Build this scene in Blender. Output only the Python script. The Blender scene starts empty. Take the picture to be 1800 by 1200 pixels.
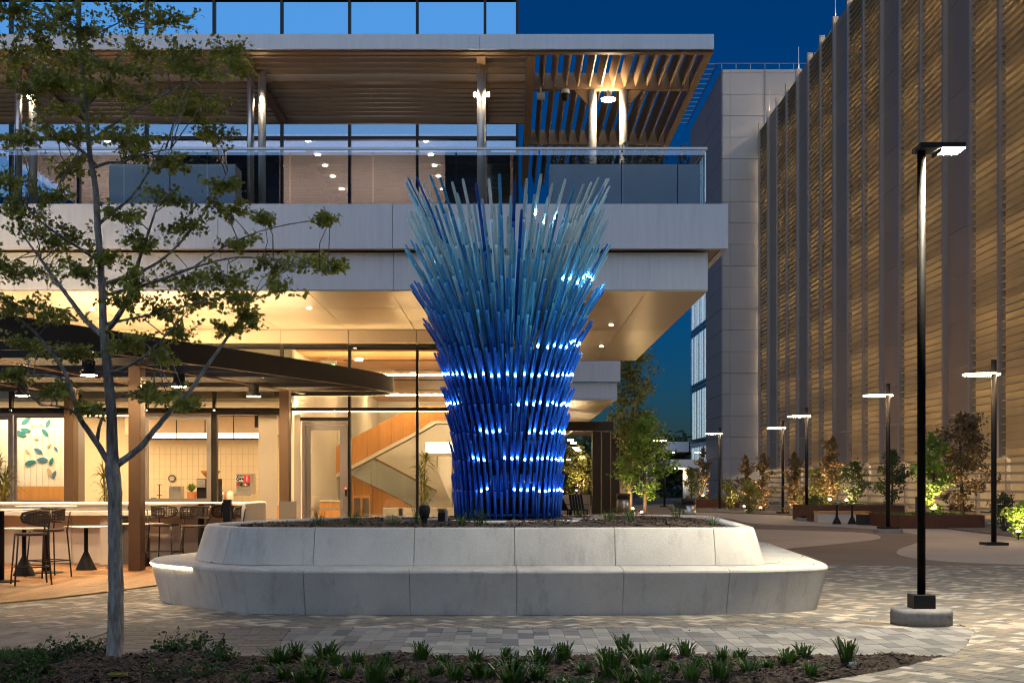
import bpy, math, random
from math import sin, cos, pi, radians, sqrt, atan2
from mathutils import Vector, Matrix
random.seed(7)
R = random.random
def U(a, b): return a + (b - a) * random.random()
SC = bpy.context.scene
COL = SC.collection

# ------------------------------------------------------------------ camera
F, HX, HY, EYE = 2200.0, 895.0, 848.0, 1.5        # focal length in photo pixels, vanishing point, eye height
cam = bpy.data.cameras.new('camera')
cam.sensor_width = 36.0; cam.lens = 36.0 * F / 1800.0
cam.shift_y = (HY - 600.0) / 1800.0; cam.shift_x = (900.0 - HX) / 1800.0
cam.clip_start = 0.1; cam.clip_end = 3000
co = bpy.data.objects.new('camera', cam); COL.objects.link(co)
co.location = (0, 0, EYE); co.rotation_euler = (pi / 2, 0, 0)
SC.camera = co
def at(px, py, D): return Vector(((px - HX) / F * D, D, EYE - (py - HY) / F * D))
def gr(px, py, z=0.0):
    D = (EYE - z) * F / (py - HY); return Vector(((px - HX) / F * D, D, z))

# ------------------------------------------------------------------ world, dusk sun, exposure
W = bpy.data.worlds.new('World'); SC.world = W; W.use_nodes = True
bg = W.node_tree.nodes['Background']
sk = W.node_tree.nodes.new('ShaderNodeTexSky'); sk.sky_type = 'NISHITA'; sk.sun_disc = False
sk.sun_elevation = radians(3); sk.sun_rotation = radians(180); sk.ozone_density = 7.0; sk.air_density = 1.0; sk.dust_density = 0.6
W.node_tree.links.new(sk.outputs[0], bg.inputs[0]); bg.inputs[1].default_value = 0.09
sun = bpy.data.lights.new('dusk_sun', 'SUN'); sun.energy = 1.35; sun.angle = radians(85); sun.color = (0.66, 0.81, 1.0)
so = bpy.data.objects.new('dusk_sun', sun); COL.objects.link(so)
so.rotation_euler = (radians(60), 0, radians(-22)); so.location = (0, -10, 20)      # afterglow behind the camera
vs = SC.view_settings
vs.view_transform = 'Standard'; vs.look = 'None'; vs.exposure = 0.1; vs.gamma = 1.0; vs.use_curve_mapping = False
cy = SC.cycles
cy.filter_width = 1.15; cy.use_denoising = True; cy.max_bounces = 7; cy.diffuse_bounces = 3; cy.glossy_bounces = 3; cy.transmission_bounces = 3
cy.transparent_max_bounces = 14; cy.caustics_reflective = False; cy.caustics_refractive = False
cy.sample_clamp_indirect = 6.0; cy.use_light_tree = True
try: cy.denoiser = 'OPENIMAGEDENOISE'
except Exception: pass

# ------------------------------------------------------------------ materials
MATS = {}
def M(name, col, rough=0.5, metal=0.0, var=0.12, scale=2.0, bump=0.0, bscale=60.0, stretch=(1, 1, 1), rnd=0.0, col2=None,
      spec=0.5, trans=0.0, coat=0.0, speck=0.0, attr=None, stain=0.0):
    m = bpy.data.materials.new(name); m.use_nodes = True; MATS[name] = m
    nt = m.node_tree; N = nt.nodes; L = nt.links; b = N['Principled BSDF']
    b.inputs['Roughness'].default_value = rough; b.inputs['Metallic'].default_value = metal
    b.inputs['Specular IOR Level'].default_value = spec; b.inputs['Coat Weight'].default_value = coat
    g = N.new('ShaderNodeNewGeometry'); mp = N.new('ShaderNodeMapping'); mp.inputs['Scale'].default_value = stretch
    L.new(g.outputs['Position'], mp.inputs['Vector'])
    nz = N.new('ShaderNodeTexNoise'); nz.inputs['Scale'].default_value = scale; nz.inputs['Detail'].default_value = 6; nz.inputs['Roughness'].default_value = 0.62
    L.new(mp.outputs[0], nz.inputs['Vector'])
    c1 = [max(0, c * (1 - var)) for c in col]; c2 = list(col2) if col2 else [min(1, c * (1 + var)) for c in col]
    mx = N.new('ShaderNodeMix'); mx.data_type = 'RGBA'
    rp = N.new('ShaderNodeMapRange'); rp.inputs['From Min'].default_value = 0.3; rp.inputs['From Max'].default_value = 0.7
    L.new(nz.outputs['Fac'], rp.inputs['Value']); L.new(rp.outputs[0], mx.inputs['Factor'])
    mx.inputs['A'].default_value = (*c1, 1); mx.inputs['B'].default_value = (*c2, 1)
    out = mx.outputs['Result']
    if attr:
        a = N.new('ShaderNodeAttribute'); a.attribute_name = attr
        m3 = N.new('ShaderNodeMix'); m3.data_type = 'RGBA'; m3.blend_type = 'MULTIPLY'; m3.inputs['Factor'].default_value = 1
        L.new(out, m3.inputs['A']); L.new(a.outputs['Color'], m3.inputs['B']); out = m3.outputs['Result']
    if speck:
        n2 = N.new('ShaderNodeTexNoise'); n2.inputs['Scale'].default_value = 90; n2.inputs['Detail'].default_value = 3
        L.new(g.outputs['Position'], n2.inputs['Vector'])
        r2 = N.new('ShaderNodeMapRange'); r2.inputs['From Min'].default_value = 0.35; r2.inputs['From Max'].default_value = 0.65
        r2.inputs['To Min'].default_value = 1 - speck; r2.inputs['To Max'].default_value = 1 + speck
        L.new(n2.outputs['Fac'], r2.inputs['Value'])
        m4 = N.new('ShaderNodeMix'); m4.data_type = 'RGBA'; m4.blend_type = 'MULTIPLY'; m4.inputs['Factor'].default_value = 1
        L.new(out, m4.inputs['A']); L.new(r2.outputs[0], m4.inputs['B']); out = m4.outputs['Result']
    if stain:      # streaks and blotches of grime with a shape of their own
        ms_ = N.new('ShaderNodeMapping'); ms_.inputs['Scale'].default_value = (3.5, 3.5, 0.6); L.new(g.outputs['Position'], ms_.inputs['Vector'])
        n4 = N.new('ShaderNodeTexNoise'); n4.inputs['Scale'].default_value = 1.5; n4.inputs['Detail'].default_value = 8; n4.inputs['Roughness'].default_value = 0.7; L.new(ms_.outputs[0], n4.inputs['Vector'])
        r4 = N.new('ShaderNodeMapRange'); r4.inputs['From Min'].default_value = 0.52; r4.inputs['From Max'].default_value = 0.78; r4.inputs['To Min'].default_value = 1.0; r4.inputs['To Max'].default_value = 1 - stain
        L.new(n4.outputs['Fac'], r4.inputs['Value'])
        m5 = N.new('ShaderNodeMix'); m5.data_type = 'RGBA'; m5.blend_type = 'MULTIPLY'; m5.inputs['Factor'].default_value = 1
        L.new(out, m5.inputs['A']); L.new(r4.outputs[0], m5.inputs['B']); out = m5.outputs['Result']
    if rnd:
        oi = N.new('ShaderNodeObjectInfo'); hs = N.new('ShaderNodeHueSaturation')
        r3 = N.new('ShaderNodeMapRange'); r3.inputs['To Min'].default_value = 1 - rnd; r3.inputs['To Max'].default_value = 1 + rnd
        L.new(oi.outputs['Random'], r3.inputs['Value']); L.new(r3.outputs[0], hs.inputs['Value']); L.new(out, hs.inputs['Color']); out = hs.outputs['Color']
    L.new(out, b.inputs['Base Color'])
    rr = N.new('ShaderNodeMapRange'); rr.inputs['To Min'].default_value = max(0.02, rough - 0.08); rr.inputs['To Max'].default_value = min(1, rough + 0.08)
    L.new(nz.outputs['Fac'], rr.inputs['Value']); L.new(rr.outputs[0], b.inputs['Roughness'])
    if bump:
        n3 = N.new('ShaderNodeTexNoise'); n3.inputs['Scale'].default_value = bscale; n3.inputs['Detail'].default_value = 5
        L.new(mp.outputs[0], n3.inputs['Vector'])
        bp = N.new('ShaderNodeBump'); bp.inputs['Strength'].default_value = bump; bp.inputs['Distance'].default_value = 0.02
        L.new(n3.outputs['Fac'], bp.inputs['Height']); L.new(bp.outputs[0], b.inputs['Normal'])
    if trans:
        t = N.new('ShaderNodeBsdfTranslucent'); L.new(out, t.inputs['Color'])
        ms = N.new('ShaderNodeMixShader'); ms.inputs[0].default_value = trans
        o = N['Material Output']; L.new(b.outputs[0], ms.inputs[1]); L.new(t.outputs[0], ms.inputs[2]); L.new(ms.outputs[0], o.inputs[0])
    return m
def EM(name, col, s):
    m = bpy.data.materials.new(name); m.use_nodes = True; MATS[name] = m
    b = m.node_tree.nodes['Principled BSDF']; b.inputs['Base Color'].default_value = (0.8, 0.8, 0.8, 1)
    b.inputs['Emission Color'].default_value = (*col, 1); b.inputs['Emission Strength'].default_value = s
    return m
def GL(name, tint, refl0, refl1, rough=0.0, gcol=(0.92, 0.97, 1.0)):
    m = bpy.data.materials.new(name); m.use_nodes = True; MATS[name] = m
    nt = m.node_tree; N = nt.nodes; L = nt.links; N.remove(N['Principled BSDF'])
    tr = N.new('ShaderNodeBsdfTransparent'); tr.inputs[0].default_value = (*tint, 1)
    gl = N.new('ShaderNodeBsdfGlossy'); gl.inputs['Roughness'].default_value = rough; gl.inputs['Color'].default_value = (*gcol, 1)
    lw = N.new('ShaderNodeLayerWeight'); lw.inputs['Blend'].default_value = 0.35
    rp = N.new('ShaderNodeMapRange'); rp.inputs['To Min'].default_value = refl0; rp.inputs['To Max'].default_value = refl1
    L.new(lw.outputs['Fresnel'], rp.inputs['Value'])
    ms = N.new('ShaderNodeMixShader'); L.new(rp.outputs[0], ms.inputs[0]); L.new(tr.outputs[0], ms.inputs[1]); L.new(gl.outputs[0], ms.inputs[2])
    L.new(ms.outputs[0], N['Material Output'].inputs[0]); return m

M('concrete', (0.64, 0.62, 0.58), 0.85, var=0.12, scale=1.3, bump=0.25, bscale=70, speck=0.08, stain=0.38)
M('joint', (0.55, 0.47, 0.37), 0.9)
M('mulch', (0.045, 0.028, 0.018), 0.95, var=0.5, scale=30, bump=1.0, bscale=60)
M('chips', (0.085, 0.052, 0.032), 0.9, var=0.7, scale=25, col2=(0.17, 0.12, 0.085))
M('paver_herring', (0.96, 0.96, 0.96), 0.75, var=0.17, scale=0.9, speck=0.14, attr='col', col2=(1, 1, 1), stain=0.25)
M('paver_bed', (0.10, 0.092, 0.082), 0.95, speck=0.1)
for i, c in enumerate([(0.30, 0.295, 0.29), (0.235, 0.235, 0.24), (0.18, 0.182, 0.19), (0.125, 0.128, 0.14), (0.27, 0.255, 0.235), (0.21, 0.195, 0.175), (0.175, 0.16, 0.145)]):
    M('paver_%d' % i, c, 0.75, var=0.16, scale=1.6, speck=0.16, rnd=0.10, stain=0.25)
M('plaza_dark', (0.24, 0.18, 0.135), 0.85, var=0.14, scale=0.5, bump=0.2, speck=0.08)
M('plaza_light', (0.52, 0.43, 0.335), 0.85, var=0.10, scale=0.4, bump=0.15, speck=0.06)
M('asphalt', (0.035, 0.035, 0.037), 0.9, speck=0.2)
M('gravel', (0.20, 0.165, 0.13), 0.95, var=0.3, scale=8, bump=0.8, bscale=40)
M('grass', (0.07, 0.135, 0.028), 0.7, var=0.3, rnd=0.15, trans=0.3)
M('deck_wood', (0.32, 0.165, 0.072), 0.6, var=0.3, scale=1.6, stretch=(9, 0.8, 1), rnd=0.30, bump=0.15)
M('fascia', (0.60, 0.63, 0.68), 0.42, 0.3, var=0.06, scale=1.2, stretch=(14, 14, 0.6), stain=0.10)
M('fascia_edge', (0.28, 0.22, 0.17), 0.5, 0.3)
M('soffit', (0.66, 0.56, 0.44), 0.33, 0.35, var=0.05, scale=0.7)
M('bronze', (0.27, 0.17, 0.092), 0.45, 0.3, var=0.08, scale=1)
M('bronze_dark', (0.055, 0.040, 0.030), 0.45, 0.3, var=0.1)
M('pergola_steel', (0.014, 0.010, 0.008), 0.5, 0.2, var=0.15)
M('pergola_column', (0.115, 0.07, 0.042), 0.45, 0.4, var=0.08)
M('mullion', (0.020, 0.018, 0.017), 0.4, 0.5)
M('frame_grey', (0.27, 0.25, 0.255), 0.4, 0.6, var=0.05)
M('steel', (0.55, 0.54, 0.53), 0.32, 0.9, var=0.06)
M('column_paint', (0.62, 0.60, 0.58), 0.4, 0.3)
M('terrace_box', (0.42, 0.50, 0.60), 0.5, 0.3, var=0.06)
M('black', (0.012, 0.012, 0.013), 0.6, 0.0, spec=0.25)
M('pole_black', (0.002, 0.002, 0.0022), 0.6, spec=0.06); M('black_matte', (0.02, 0.02, 0.02), 0.7)
M('garage_panel', (0.31, 0.23, 0.17), 0.5, 0.2, var=0.06, scale=0.5, rnd=0.04)
M('garage_post', (0.31, 0.26, 0.225), 0.45, 0.2, var=0.05)
M('garage_louver', (0.60, 0.52, 0.39), 0.5, 0.0, var=0.09, scale=0.4, trans=0.45, rnd=0.05)
M('garage_wall', (0.62, 0.54, 0.42), 0.8, var=0.15, scale=0.3)
M('block_panel', (0.37, 0.335, 0.315), 0.45, 0.3, var=0.05, scale=0.3, rnd=0.04)
M('block_side', (0.31, 0.245, 0.22), 0.5, 0.2, var=0.06, rnd=0.04)
M('tile_wall', (0.78, 0.66, 0.47), 0.35, var=0.04, scale=4)
M('plaster', (0.80, 0.76, 0.68), 0.8, var=0.03)
M('ceil_pink', (0.62, 0.50, 0.45), 0.6, var=0.04, stretch=(1, 8, 1))
M('oak', (0.62, 0.30, 0.095), 0.5, var=0.14, scale=1.2, stretch=(12, 12, 0.7), rnd=0.05)
M('oak_ceiling', (0.46, 0.245, 0.115), 0.5, var=0.2, scale=1.5, stretch=(0.7, 10, 1), rnd=0.12)
M('floor_int', (0.45, 0.40, 0.34), 0.4)
M('counter_white', (0.70, 0.66, 0.60), 0.45, var=0.04)
M('bar_stone', (0.60, 0.53, 0.45), 0.6, var=0.07, scale=2, speck=0.05)
M('frost', (0.42, 0.385, 0.335), 0.18, 0.0, var=0.03)
M('shade', (0.30, 0.29, 0.30), 0.8, var=0.06, stretch=(14, 14, 0.5))
M('rope', (0.10, 0.072, 0.052), 0.85, var=0.3, scale=40, bump=0.6, bscale=120)
M('stool_metal', (0.055, 0.048, 0.043), 0.45, 0.6)
M('corten', (0.105, 0.034, 0.016), 0.8, var=0.35, scale=3, bump=0.2)
M('bark', (0.33, 0.305, 0.275), 0.9, var=0.55, scale=9, stretch=(2.6, 2.6, 0.7), bump=1.0, bscale=20, stain=0.5)
M('bark_dark', (0.085, 0.06, 0.045), 0.9, var=0.3)
M('leaf_near', (0.36, 0.38, 0.075), 0.55, var=0.4, scale=4, trans=0.45)
M('leaf_mid', (0.20, 0.21, 0.05), 0.6, var=0.35, scale=2, trans=0.3)
M('leaf_bright', (0.20, 0.33, 0.05), 0.55, var=0.3, scale=2, trans=0.35)
M('leaf_dark', (0.06, 0.085, 0.028), 0.6, var=0.4, scale=2, trans=0.2)
M('leaf_bronze', (0.19, 0.125, 0.05), 0.5, var=0.45, scale=3, trans=0.2)
M('leaf_strap', (0.05, 0.115, 0.018), 0.45, var=0.35, scale=7, trans=0.25, rnd=0.15)
M('leaf_terrace', (0.12, 0.14, 0.10), 0.6, var=0.5, scale=9, trans=0.2)
M('terracotta', (0.42, 0.15, 0.06), 0.7)
M('red', (0.50, 0.02, 0.03), 0.4)
M('orange', (0.75, 0.16, 0.03), 0.5)
M('white_print', (0.85, 0.85, 0.85), 0.6)
M('amber', (0.45, 0.17, 0.05), 0.25)
M('teal', (0.02, 0.16, 0.20), 0.5); M('blue_leaf', (0.05, 0.16, 0.32), 0.5); M('tan_leaf', (0.48, 0.36, 0.25), 0.5)
M('blue_wall', (0.02, 0.19, 0.32), 0.5, var=0.6, scale=3)
M('stone_base', (0.25, 0.245, 0.24), 0.85, var=0.18, scale=5, bump=0.3, speck=0.1, stain=0.4)
M('cushion', (0.55, 0.52, 0.48), 0.9); M('speckle_grey', (0.12, 0.11, 0.10), 0.9, var=0.5, scale=60)
# sculpture paints, dark blue at the foot to pale aqua at the top; upper tiers brightened further to look more lit
TUBE = [(0.006, 0.085, 0.58), (0.006, 0.09, 0.60), (0.006, 0.10, 0.62), (0.006, 0.115, 0.65), (0.007, 0.135, 0.68), (0.008, 0.165, 0.70), (0.018, 0.28, 0.84), (0.11, 0.56, 0.92), (0.40, 0.78, 0.93), (0.76, 0.93, 0.93)]
for i, c in enumerate(TUBE): M('tube_%d' % i, c, 0.30, var=0.10, scale=3, coat=0.25, rnd=0.22 if i < 8 else 0.15, trans=0.0)
M('filler_dark', (0.006, 0.01, 0.03), 0.7); M('fin_dark', (0.022, 0.016, 0.012), 0.6); M('tube_accent', (0.008, 0.12, 0.55), 0.3, coat=0.25, rnd=0.3); M('tube_sky', (0.08, 0.42, 0.75), 0.3, coat=0.25, rnd=0.2); M('tube_back', (0.006, 0.075, 0.42), 0.4)
WARM = (1.0, 0.70, 0.40)
EM('lamp_warm', (1.0, 0.66, 0.33), 700); EM('lamp_pole', (1.0, 0.86, 0.62), 3300); EM('lamp_ring', (1.0, 0.64, 0.32), 300)
EM('lamp_strip', (1.0, 0.74, 0.44), 50); EM('cove', (1.0, 0.70, 0.37), 8); EM('lit_white', (1.0, 0.82, 0.58), 3.0); EM('cove_soft', (1.0, 0.74, 0.42), 10); EM('slot', (1.0, 0.68, 0.33), 120); EM('fill_glow', (1.0, 0.70, 0.50), 8)
EM('downlight', (1.0, 0.76, 0.46), 60); EM('sconce', (1.0, 0.78, 0.48), 170); EM('up_warm', (1.0, 0.68, 0.32), 4600); EM('garage_tube', (1.0, 0.78, 0.48), 36)
EM('led_blue', (0.40, 0.74, 1.0), 240); EM('exit_green', (0.05, 1.0, 0.35), 4); EM('curtain_glow', (0.95, 0.93, 0.80), 1.3); EM('red_led', (1, 0.05, 0.03), 6); EM('terrace_flood', (1.0, 0.78, 0.48), 210)
GL('glass', (0.93, 0.94, 0.92), 0.03, 0.35); GL('glass_upper', (0.66, 0.70, 0.76), 0.30, 0.8, gcol=(0.42, 0.72, 1.0)); GL('glass_top', (0.10, 0.16, 0.24), 0.72, 0.95, gcol=(0.17, 0.50, 0.86))
GL('guard', (0.88, 0.93, 0.95), 0.09, 0.4, gcol=(0.75, 0.85, 1.0)); GL('glass_block', (0.75, 0.85, 0.95), 0.08, 0.5)

ORD = ['first', 'second', 'third', 'fourth', 'fifth', 'sixth', 'seventh', 'eighth', 'ninth', 'tenth', 'eleventh', 'twelfth', 'thirteenth', 'fourteenth', 'fifteenth', 'sixteenth', 'seventeenth', 'eighteenth', 'nineteenth', 'twentieth', 'twenty-first', 'twenty-second', 'twenty-third', 'twenty-fourth', 'twenty-fifth', 'twenty-sixth', 'twenty-seventh', 'twenty-eighth', 'twenty-ninth', 'thirtieth']
# ------------------------------------------------------------------ mesh helpers
class MB:
    def __init__(s): s.v = []; s.f = []; s.c = []
    def add(s, v, f, c=None):
        o = len(s.v); s.v += [tuple(p) for p in v]; s.f += [tuple(i + o for i in q) for q in f]
        if c is not None: s.c += [c] * len(f)
        return s
    def box(s, x0, x1, y0, y1, z0, z1, c=None):
        v = [(x0, y0, z0), (x1, y0, z0), (x1, y1, z0), (x0, y1, z0), (x0, y0, z1), (x1, y0, z1), (x1, y1, z1), (x0, y1, z1)]
        return s.add(v, [(0, 3, 2, 1), (4, 5, 6, 7), (0, 1, 5, 4), (1, 2, 6, 5), (2, 3, 7, 6), (3, 0, 4, 7)], c)
    def prism(s, poly, z0, z1, c=None):
        n = len(poly); v = [(p[0], p[1], z0) for p in poly] + [(p[0], p[1], z1) for p in poly]
        return s.add(v, [tuple(range(n - 1, -1, -1)), tuple(range(n, 2 * n))] + [(i, (i + 1) % n, n + (i + 1) % n, n + i) for i in range(n)], c)
    def xprism(s, poly, x0, x1):     # poly in (y, z), extruded along x
        n = len(poly); v = [(x0, p[0], p[1]) for p in poly] + [(x1, p[0], p[1]) for p in poly]
        return s.add(v, [tuple(range(n)), tuple(range(2 * n - 1, n - 1, -1))] + [(n + i, n + (i + 1) % n, (i + 1) % n, i) for i in range(n)])
    def tube(s, pts, rad, n=8, cap=True):
        pts = [Vector(p) for p in pts]; rad = rad if isinstance(rad, (list, tuple)) else [rad] * len(pts)
        o = []; up = Vector((0, 0, 1))
        t0 = (pts[1] - pts[0]).normalized(); a = t0.cross(up)
        if a.length < 0.05: a = t0.cross(Vector((1, 0, 0)))
        a.normalize(); v = []
        for i, p in enumerate(pts):
            t = (pts[min(i + 1, len(pts) - 1)] - pts[max(i - 1, 0)]).normalized()
            a = (a - t * a.dot(t)).normalized(); b = t.cross(a)
            v += [p + (a * cos(2 * pi * k / n) + b * sin(2 * pi * k / n)) * rad[i] for k in range(n)]
        f = [(i * n + k, i * n + (k + 1) % n, (i + 1) * n + (k + 1) % n, (i + 1) * n + k) for i in range(len(pts) - 1) for k in range(n)]
        if cap: f += [tuple(range(n - 1, -1, -1)), tuple((len(pts) - 1) * n + k for k in range(n))]
        return s.add(v, f)
    def lathe(s, prof, n=24, c=(0, 0, 0), cap=True):
        v = [(c[0] + r * cos(2 * pi * k / n), c[1] + r * sin(2 * pi * k / n), c[2] + z) for r, z in prof for k in range(n)]
        m = len(prof); f = [(i * n + k, i * n + (k + 1) % n, (i + 1) * n + (k + 1) % n, (i + 1) * n + k) for i in range(m - 1) for k in range(n)]
        if cap: f += [tuple(range(n - 1, -1, -1)), tuple((m - 1) * n + k for k in range(n))]
        return s.add(v, f)
    def mesh(s, name, mat, smooth=False):
        me = bpy.data.meshes.new(name); me.from_pydata(s.v, [], s.f); me.materials.append(MATS[mat])
        if s.c:
            at_ = me.color_attributes.new('col', 'FLOAT_COLOR', 'CORNER'); k = 0; d = []
            for p, c in zip(me.polygons, s.c): d += [c[0], c[1], c[2], 1.0] * p.loop_total
            at_.data.foreach_set('color', d)
        if smooth: me.polygons.foreach_set('use_smooth', [True] * len(me.polygons))
        me.update(); return me
    def build(s, name, mat, parent=None, smooth=False, bevel=0.0, seg=2):
        o = bpy.data.objects.new(name, s.mesh(name, mat, smooth)); COL.objects.link(o); par(o, parent)
        if bevel: bev(o, bevel, seg)
        return o
def bev(o, w, seg=2):
    m = o.modifiers.new('edge', 'BEVEL'); m.width = w; m.segments = seg; m.limit_method = 'ANGLE'; m.angle_limit = radians(35)
def wloc(o):
    v = Vector(o.location)
    return v
def par(o, p):
    if p is None: return
    o.parent = p
    if not p.get('local'): o.matrix_parent_inverse = Matrix.Translation(-p.location)     # parts are built in world space
def tag(o, label=None, cat=None, group=None, kind=None):
    if label: o['label'] = label
    if cat: o['category'] = cat
    if group: o['group'] = group
    if kind: o['kind'] = kind
    return o
def thing(name, label, cat, loc=(0, 0, 0), group=None, local=False):
    o = bpy.data.objects.new(name, None); COL.objects.link(o); o.location = loc; o.empty_display_size = 0.2
    if local: o['local'] = 1
    return tag(o, label, cat, group)
CACHE = {}
def bx(name, mat, parent, x0, x1, y0, y1, z0, z1, bevel=0.0):
    """one box part; alike boxes share mesh data; children of world-space things"""
    d = (round(x1 - x0, 4), round(y1 - y0, 4), round(z1 - z0, 4), mat)
    if d not in CACHE: CACHE[d] = MB().box(-d[0] / 2, d[0] / 2, -d[1] / 2, d[1] / 2, -d[2] / 2, d[2] / 2).mesh(name, mat)
    o = bpy.data.objects.new(name, CACHE[d]); COL.objects.link(o); o.location = ((x0 + x1) / 2, (y0 + y1) / 2, (z0 + z1) / 2)
    par(o, parent)
    if bevel: bev(o, bevel)
    return o
def inst(name, mesh, parent, loc, rot=(0, 0, 0), sc=1.0):
    o = bpy.data.objects.new(name, mesh); COL.objects.link(o); o.location = loc; o.rotation_euler = rot; o.scale = (sc,) * 3 if not isinstance(sc, tuple) else sc
    par(o, parent); return o
def copy_tree(o, parent=None):
    c = o.copy(); COL.objects.link(c); c.parent = parent
    for ch in list(o.children): copy_tree(ch, c)
    return c
def struct(o): o['kind'] = 'structure'; return o
def stuff(o): o['kind'] = 'stuff'; return o
def catmull(P, n=8, closed=False):
    out = []; m = len(P)
    for i in range(m if closed else m - 1):
        p0, p1, p2, p3 = [Vector(P[(i + k) % m]) if closed else Vector(P[min(max(i + k, 0), m - 1)]) for k in (-1, 0, 1, 2)]
        for k in range(n):
            t = k / n
            out.append(0.5 * ((2 * p1) + (p2 - p0) * t + (2 * p0 - 5 * p1 + 4 * p2 - p3) * t * t + (3 * p1 - p0 - 3 * p2 + p3) * t ** 3))
    if not closed: out.append(Vector(P[-1]))
    return out
def inside(poly, x, y):
    r = False; j = len(poly) - 1
    for i in range(len(poly)):
        xi, yi = poly[i][0], poly[i][1]; xj, yj = poly[j][0], poly[j][1]
        if (yi > y) != (yj > y) and x < (xj - xi) * (y - yi) / (yj - yi) + xi: r = not r
        j = i
    return r
def clip(q, p, n):      # convex polygon q cut by the half plane (x-p).n >= 0
    out = []
    for i in range(len(q)):
        a, b = q[i], q[(i + 1) % len(q)]
        da = (a[0] - p[0]) * n[0] + (a[1] - p[1]) * n[1]; db = (b[0] - p[0]) * n[0] + (b[1] - p[1]) * n[1]
        if da >= 0: out.append(a)
        if da * db < 0:
            t = da / (da - db); out.append((a[0] + (b[0] - a[0]) * t, a[1] + (b[1] - a[1]) * t))
    return out
def clip_curve(q, curve, keep_left=True):   # cut by the nearest segment of a polyline
    cx = sum(p[0] for p in q) / len(q); cyy = sum(p[1] for p in q) / len(q); best = None
    for a, b in zip(curve, curve[1:]):
        dx, dy = b[0] - a[0], b[1] - a[1]; l2 = dx * dx + dy * dy
        t = max(0, min(1, ((cx - a[0]) * dx + (cyy - a[1]) * dy) / l2)); d = (a[0] + dx * t - cx) ** 2 + (a[1] + dy * t - cyy) ** 2
        if best is None or d < best[0]: best = (d, a, (dx, dy))
    d, a, (dx, dy) = best; l = sqrt(dx * dx + dy * dy); n = (-dy / l, dx / l) if keep_left else (dy / l, -dx / l)
    if d > 0.25: return q if (cx - a[0]) * n[0] + (cyy - a[1]) * n[1] > 0 else []
    return clip(q, a, n)
def area(q): return abs(sum(q[i][0] * q[(i + 1) % len(q)][1] - q[(i + 1) % len(q)][0] * q[i][1] for i in range(len(q)))) / 2 if len(q) > 2 else 0
def shrink(q, g):
    cx = sum(p[0] for p in q) / len(q); cyy = sum(p[1] for p in q) / len(q); out = []
    for p in q:
        d = sqrt((p[0] - cx) ** 2 + (p[1] - cyy) ** 2) or 1; out.append((p[0] - (p[0] - cx) / d * g, p[1] - (p[1] - cyy) / d * g))
    return out
def text_part(name, body, mat, parent, loc, size, rot=(pi / 2, 0, 0), ext=0.004):
    c = bpy.data.curves.new(name, 'FONT'); c.body = body; c.size = size; c.extrude = ext; c.align_x = 'CENTER'; c.align_y = 'CENTER'; c.materials.append(MATS[mat])
    o = bpy.data.objects.new(name, c); COL.objects.link(o); o.location = loc; o.rotation_euler = rot; par(o, parent)
    me = bpy.data.meshes.new_from_object(o.evaluated_get(bpy.context.evaluated_depsgraph_get())); q = bpy.data.objects.new(name, me); COL.objects.link(q); q.location = loc; q.rotation_euler = rot; bpy.data.objects.remove(o); par(q, parent); return q


# ================================================================== GROUND
g = MB().add([(-900, -300, -0.05), (900, -300, -0.05), (900, 1500, -0.05), (-900, 1500, -0.05)], [(0, 1, 2, 3)]).build('ground', 'asphalt'); struct(g)
plaza = MB().prism([(-30, 8), (24, 8), (24, 84), (-30, 84)], -0.04, -0.012).build('plaza_paving', 'plaza_dark'); struct(plaza)
UP = [(1290, 912), (1330, 920), (1450, 924), (1560, 931), (1612, 938), (1628, 945), (1612, 953), (1586, 962), (1576, 970), (1592, 977), (1640, 983), (1720, 988), (1900, 993)]
UPB = [(1900, 957), (1800, 946), (1700, 934), (1600, 921), (1500, 912), (1400, 906), (1300, 902), (1180, 899)]
poly = [tuple(p[:2]) for p in catmull([gr(*p)[:2] + (0,) if False else (gr(*p).x, gr(*p).y, 0) for p in UP], 6)] + [(gr(*p).x, gr(*p).y) for p in UPB]
struct(MB().prism(poly, -0.012, -0.006).build('pale_paving_path', 'plaza_light'))
AB = [(1240, 929), (1340, 929.5), (1420, 932), (1500, 934.5), (1536, 938), (1548, 943), (1536, 947.5), (1480, 954), (1385, 963), (1240, 978)]
poly = [tuple(p[:2]) for p in catmull([(gr(*p).x, gr(*p).y, 0) for p in AB], 6)]
struct(MB().prism(poly, -0.012, -0.006).build('pale_paving_tongue', 'plaza_light'))
# landscape bed along the garage
BEDG = [(1900, 956), (1800, 944.5), (1700, 933), (1600, 920), (1500, 911.5), (1400, 905.5), (1300, 901.5), (1180, 898)]
poly = [(gr(*p).x, gr(*p).y) for p in BEDG] + [(10.5, 84), (19.6, 84), (19.6, 30)]
struct(MB().prism(poly, -0.03, 0.03).build('gravel_bed', 'gravel'))

KC = [(4.75, 12.95), (4.70, 12.6), (4.56, 12.33), (4.12, 11.35), (3.80, 10.86), (3.61, 10.65), (3.27, 10.28), (3.0, 10.0), (2.56, 9.62), (1.9, 9.1), (1.0, 8.6)]
KC = [tuple(p[:2]) for p in catmull([(a, b, 0) for a, b in KC], 5)]
DK = [(-11, 12.2), (-9.2, 13.1), (-7.5, 14.4), (-6.3, 15.5), (-5.69, 16.6), (-5.08, 18.3), (-4.6, 20.5), (-4.3, 23), (-4.1, 27.9)]
DK = [tuple(p[:2]) for p in catmull([(a, b, 0) for a, b in DK], 5)]
QB = [(-14, 12.95)] + KC + [(-14, 8.6)]
def deck_y(x):
    for a, b in zip(DK, DK[1:]):
        if a[0] <= x <= b[0]: return a[1] + (b[1] - a[1]) * (x - a[0]) / (b[0] - a[0])
    return DK[0][1] if x < DK[0][0] else 27.9
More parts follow.
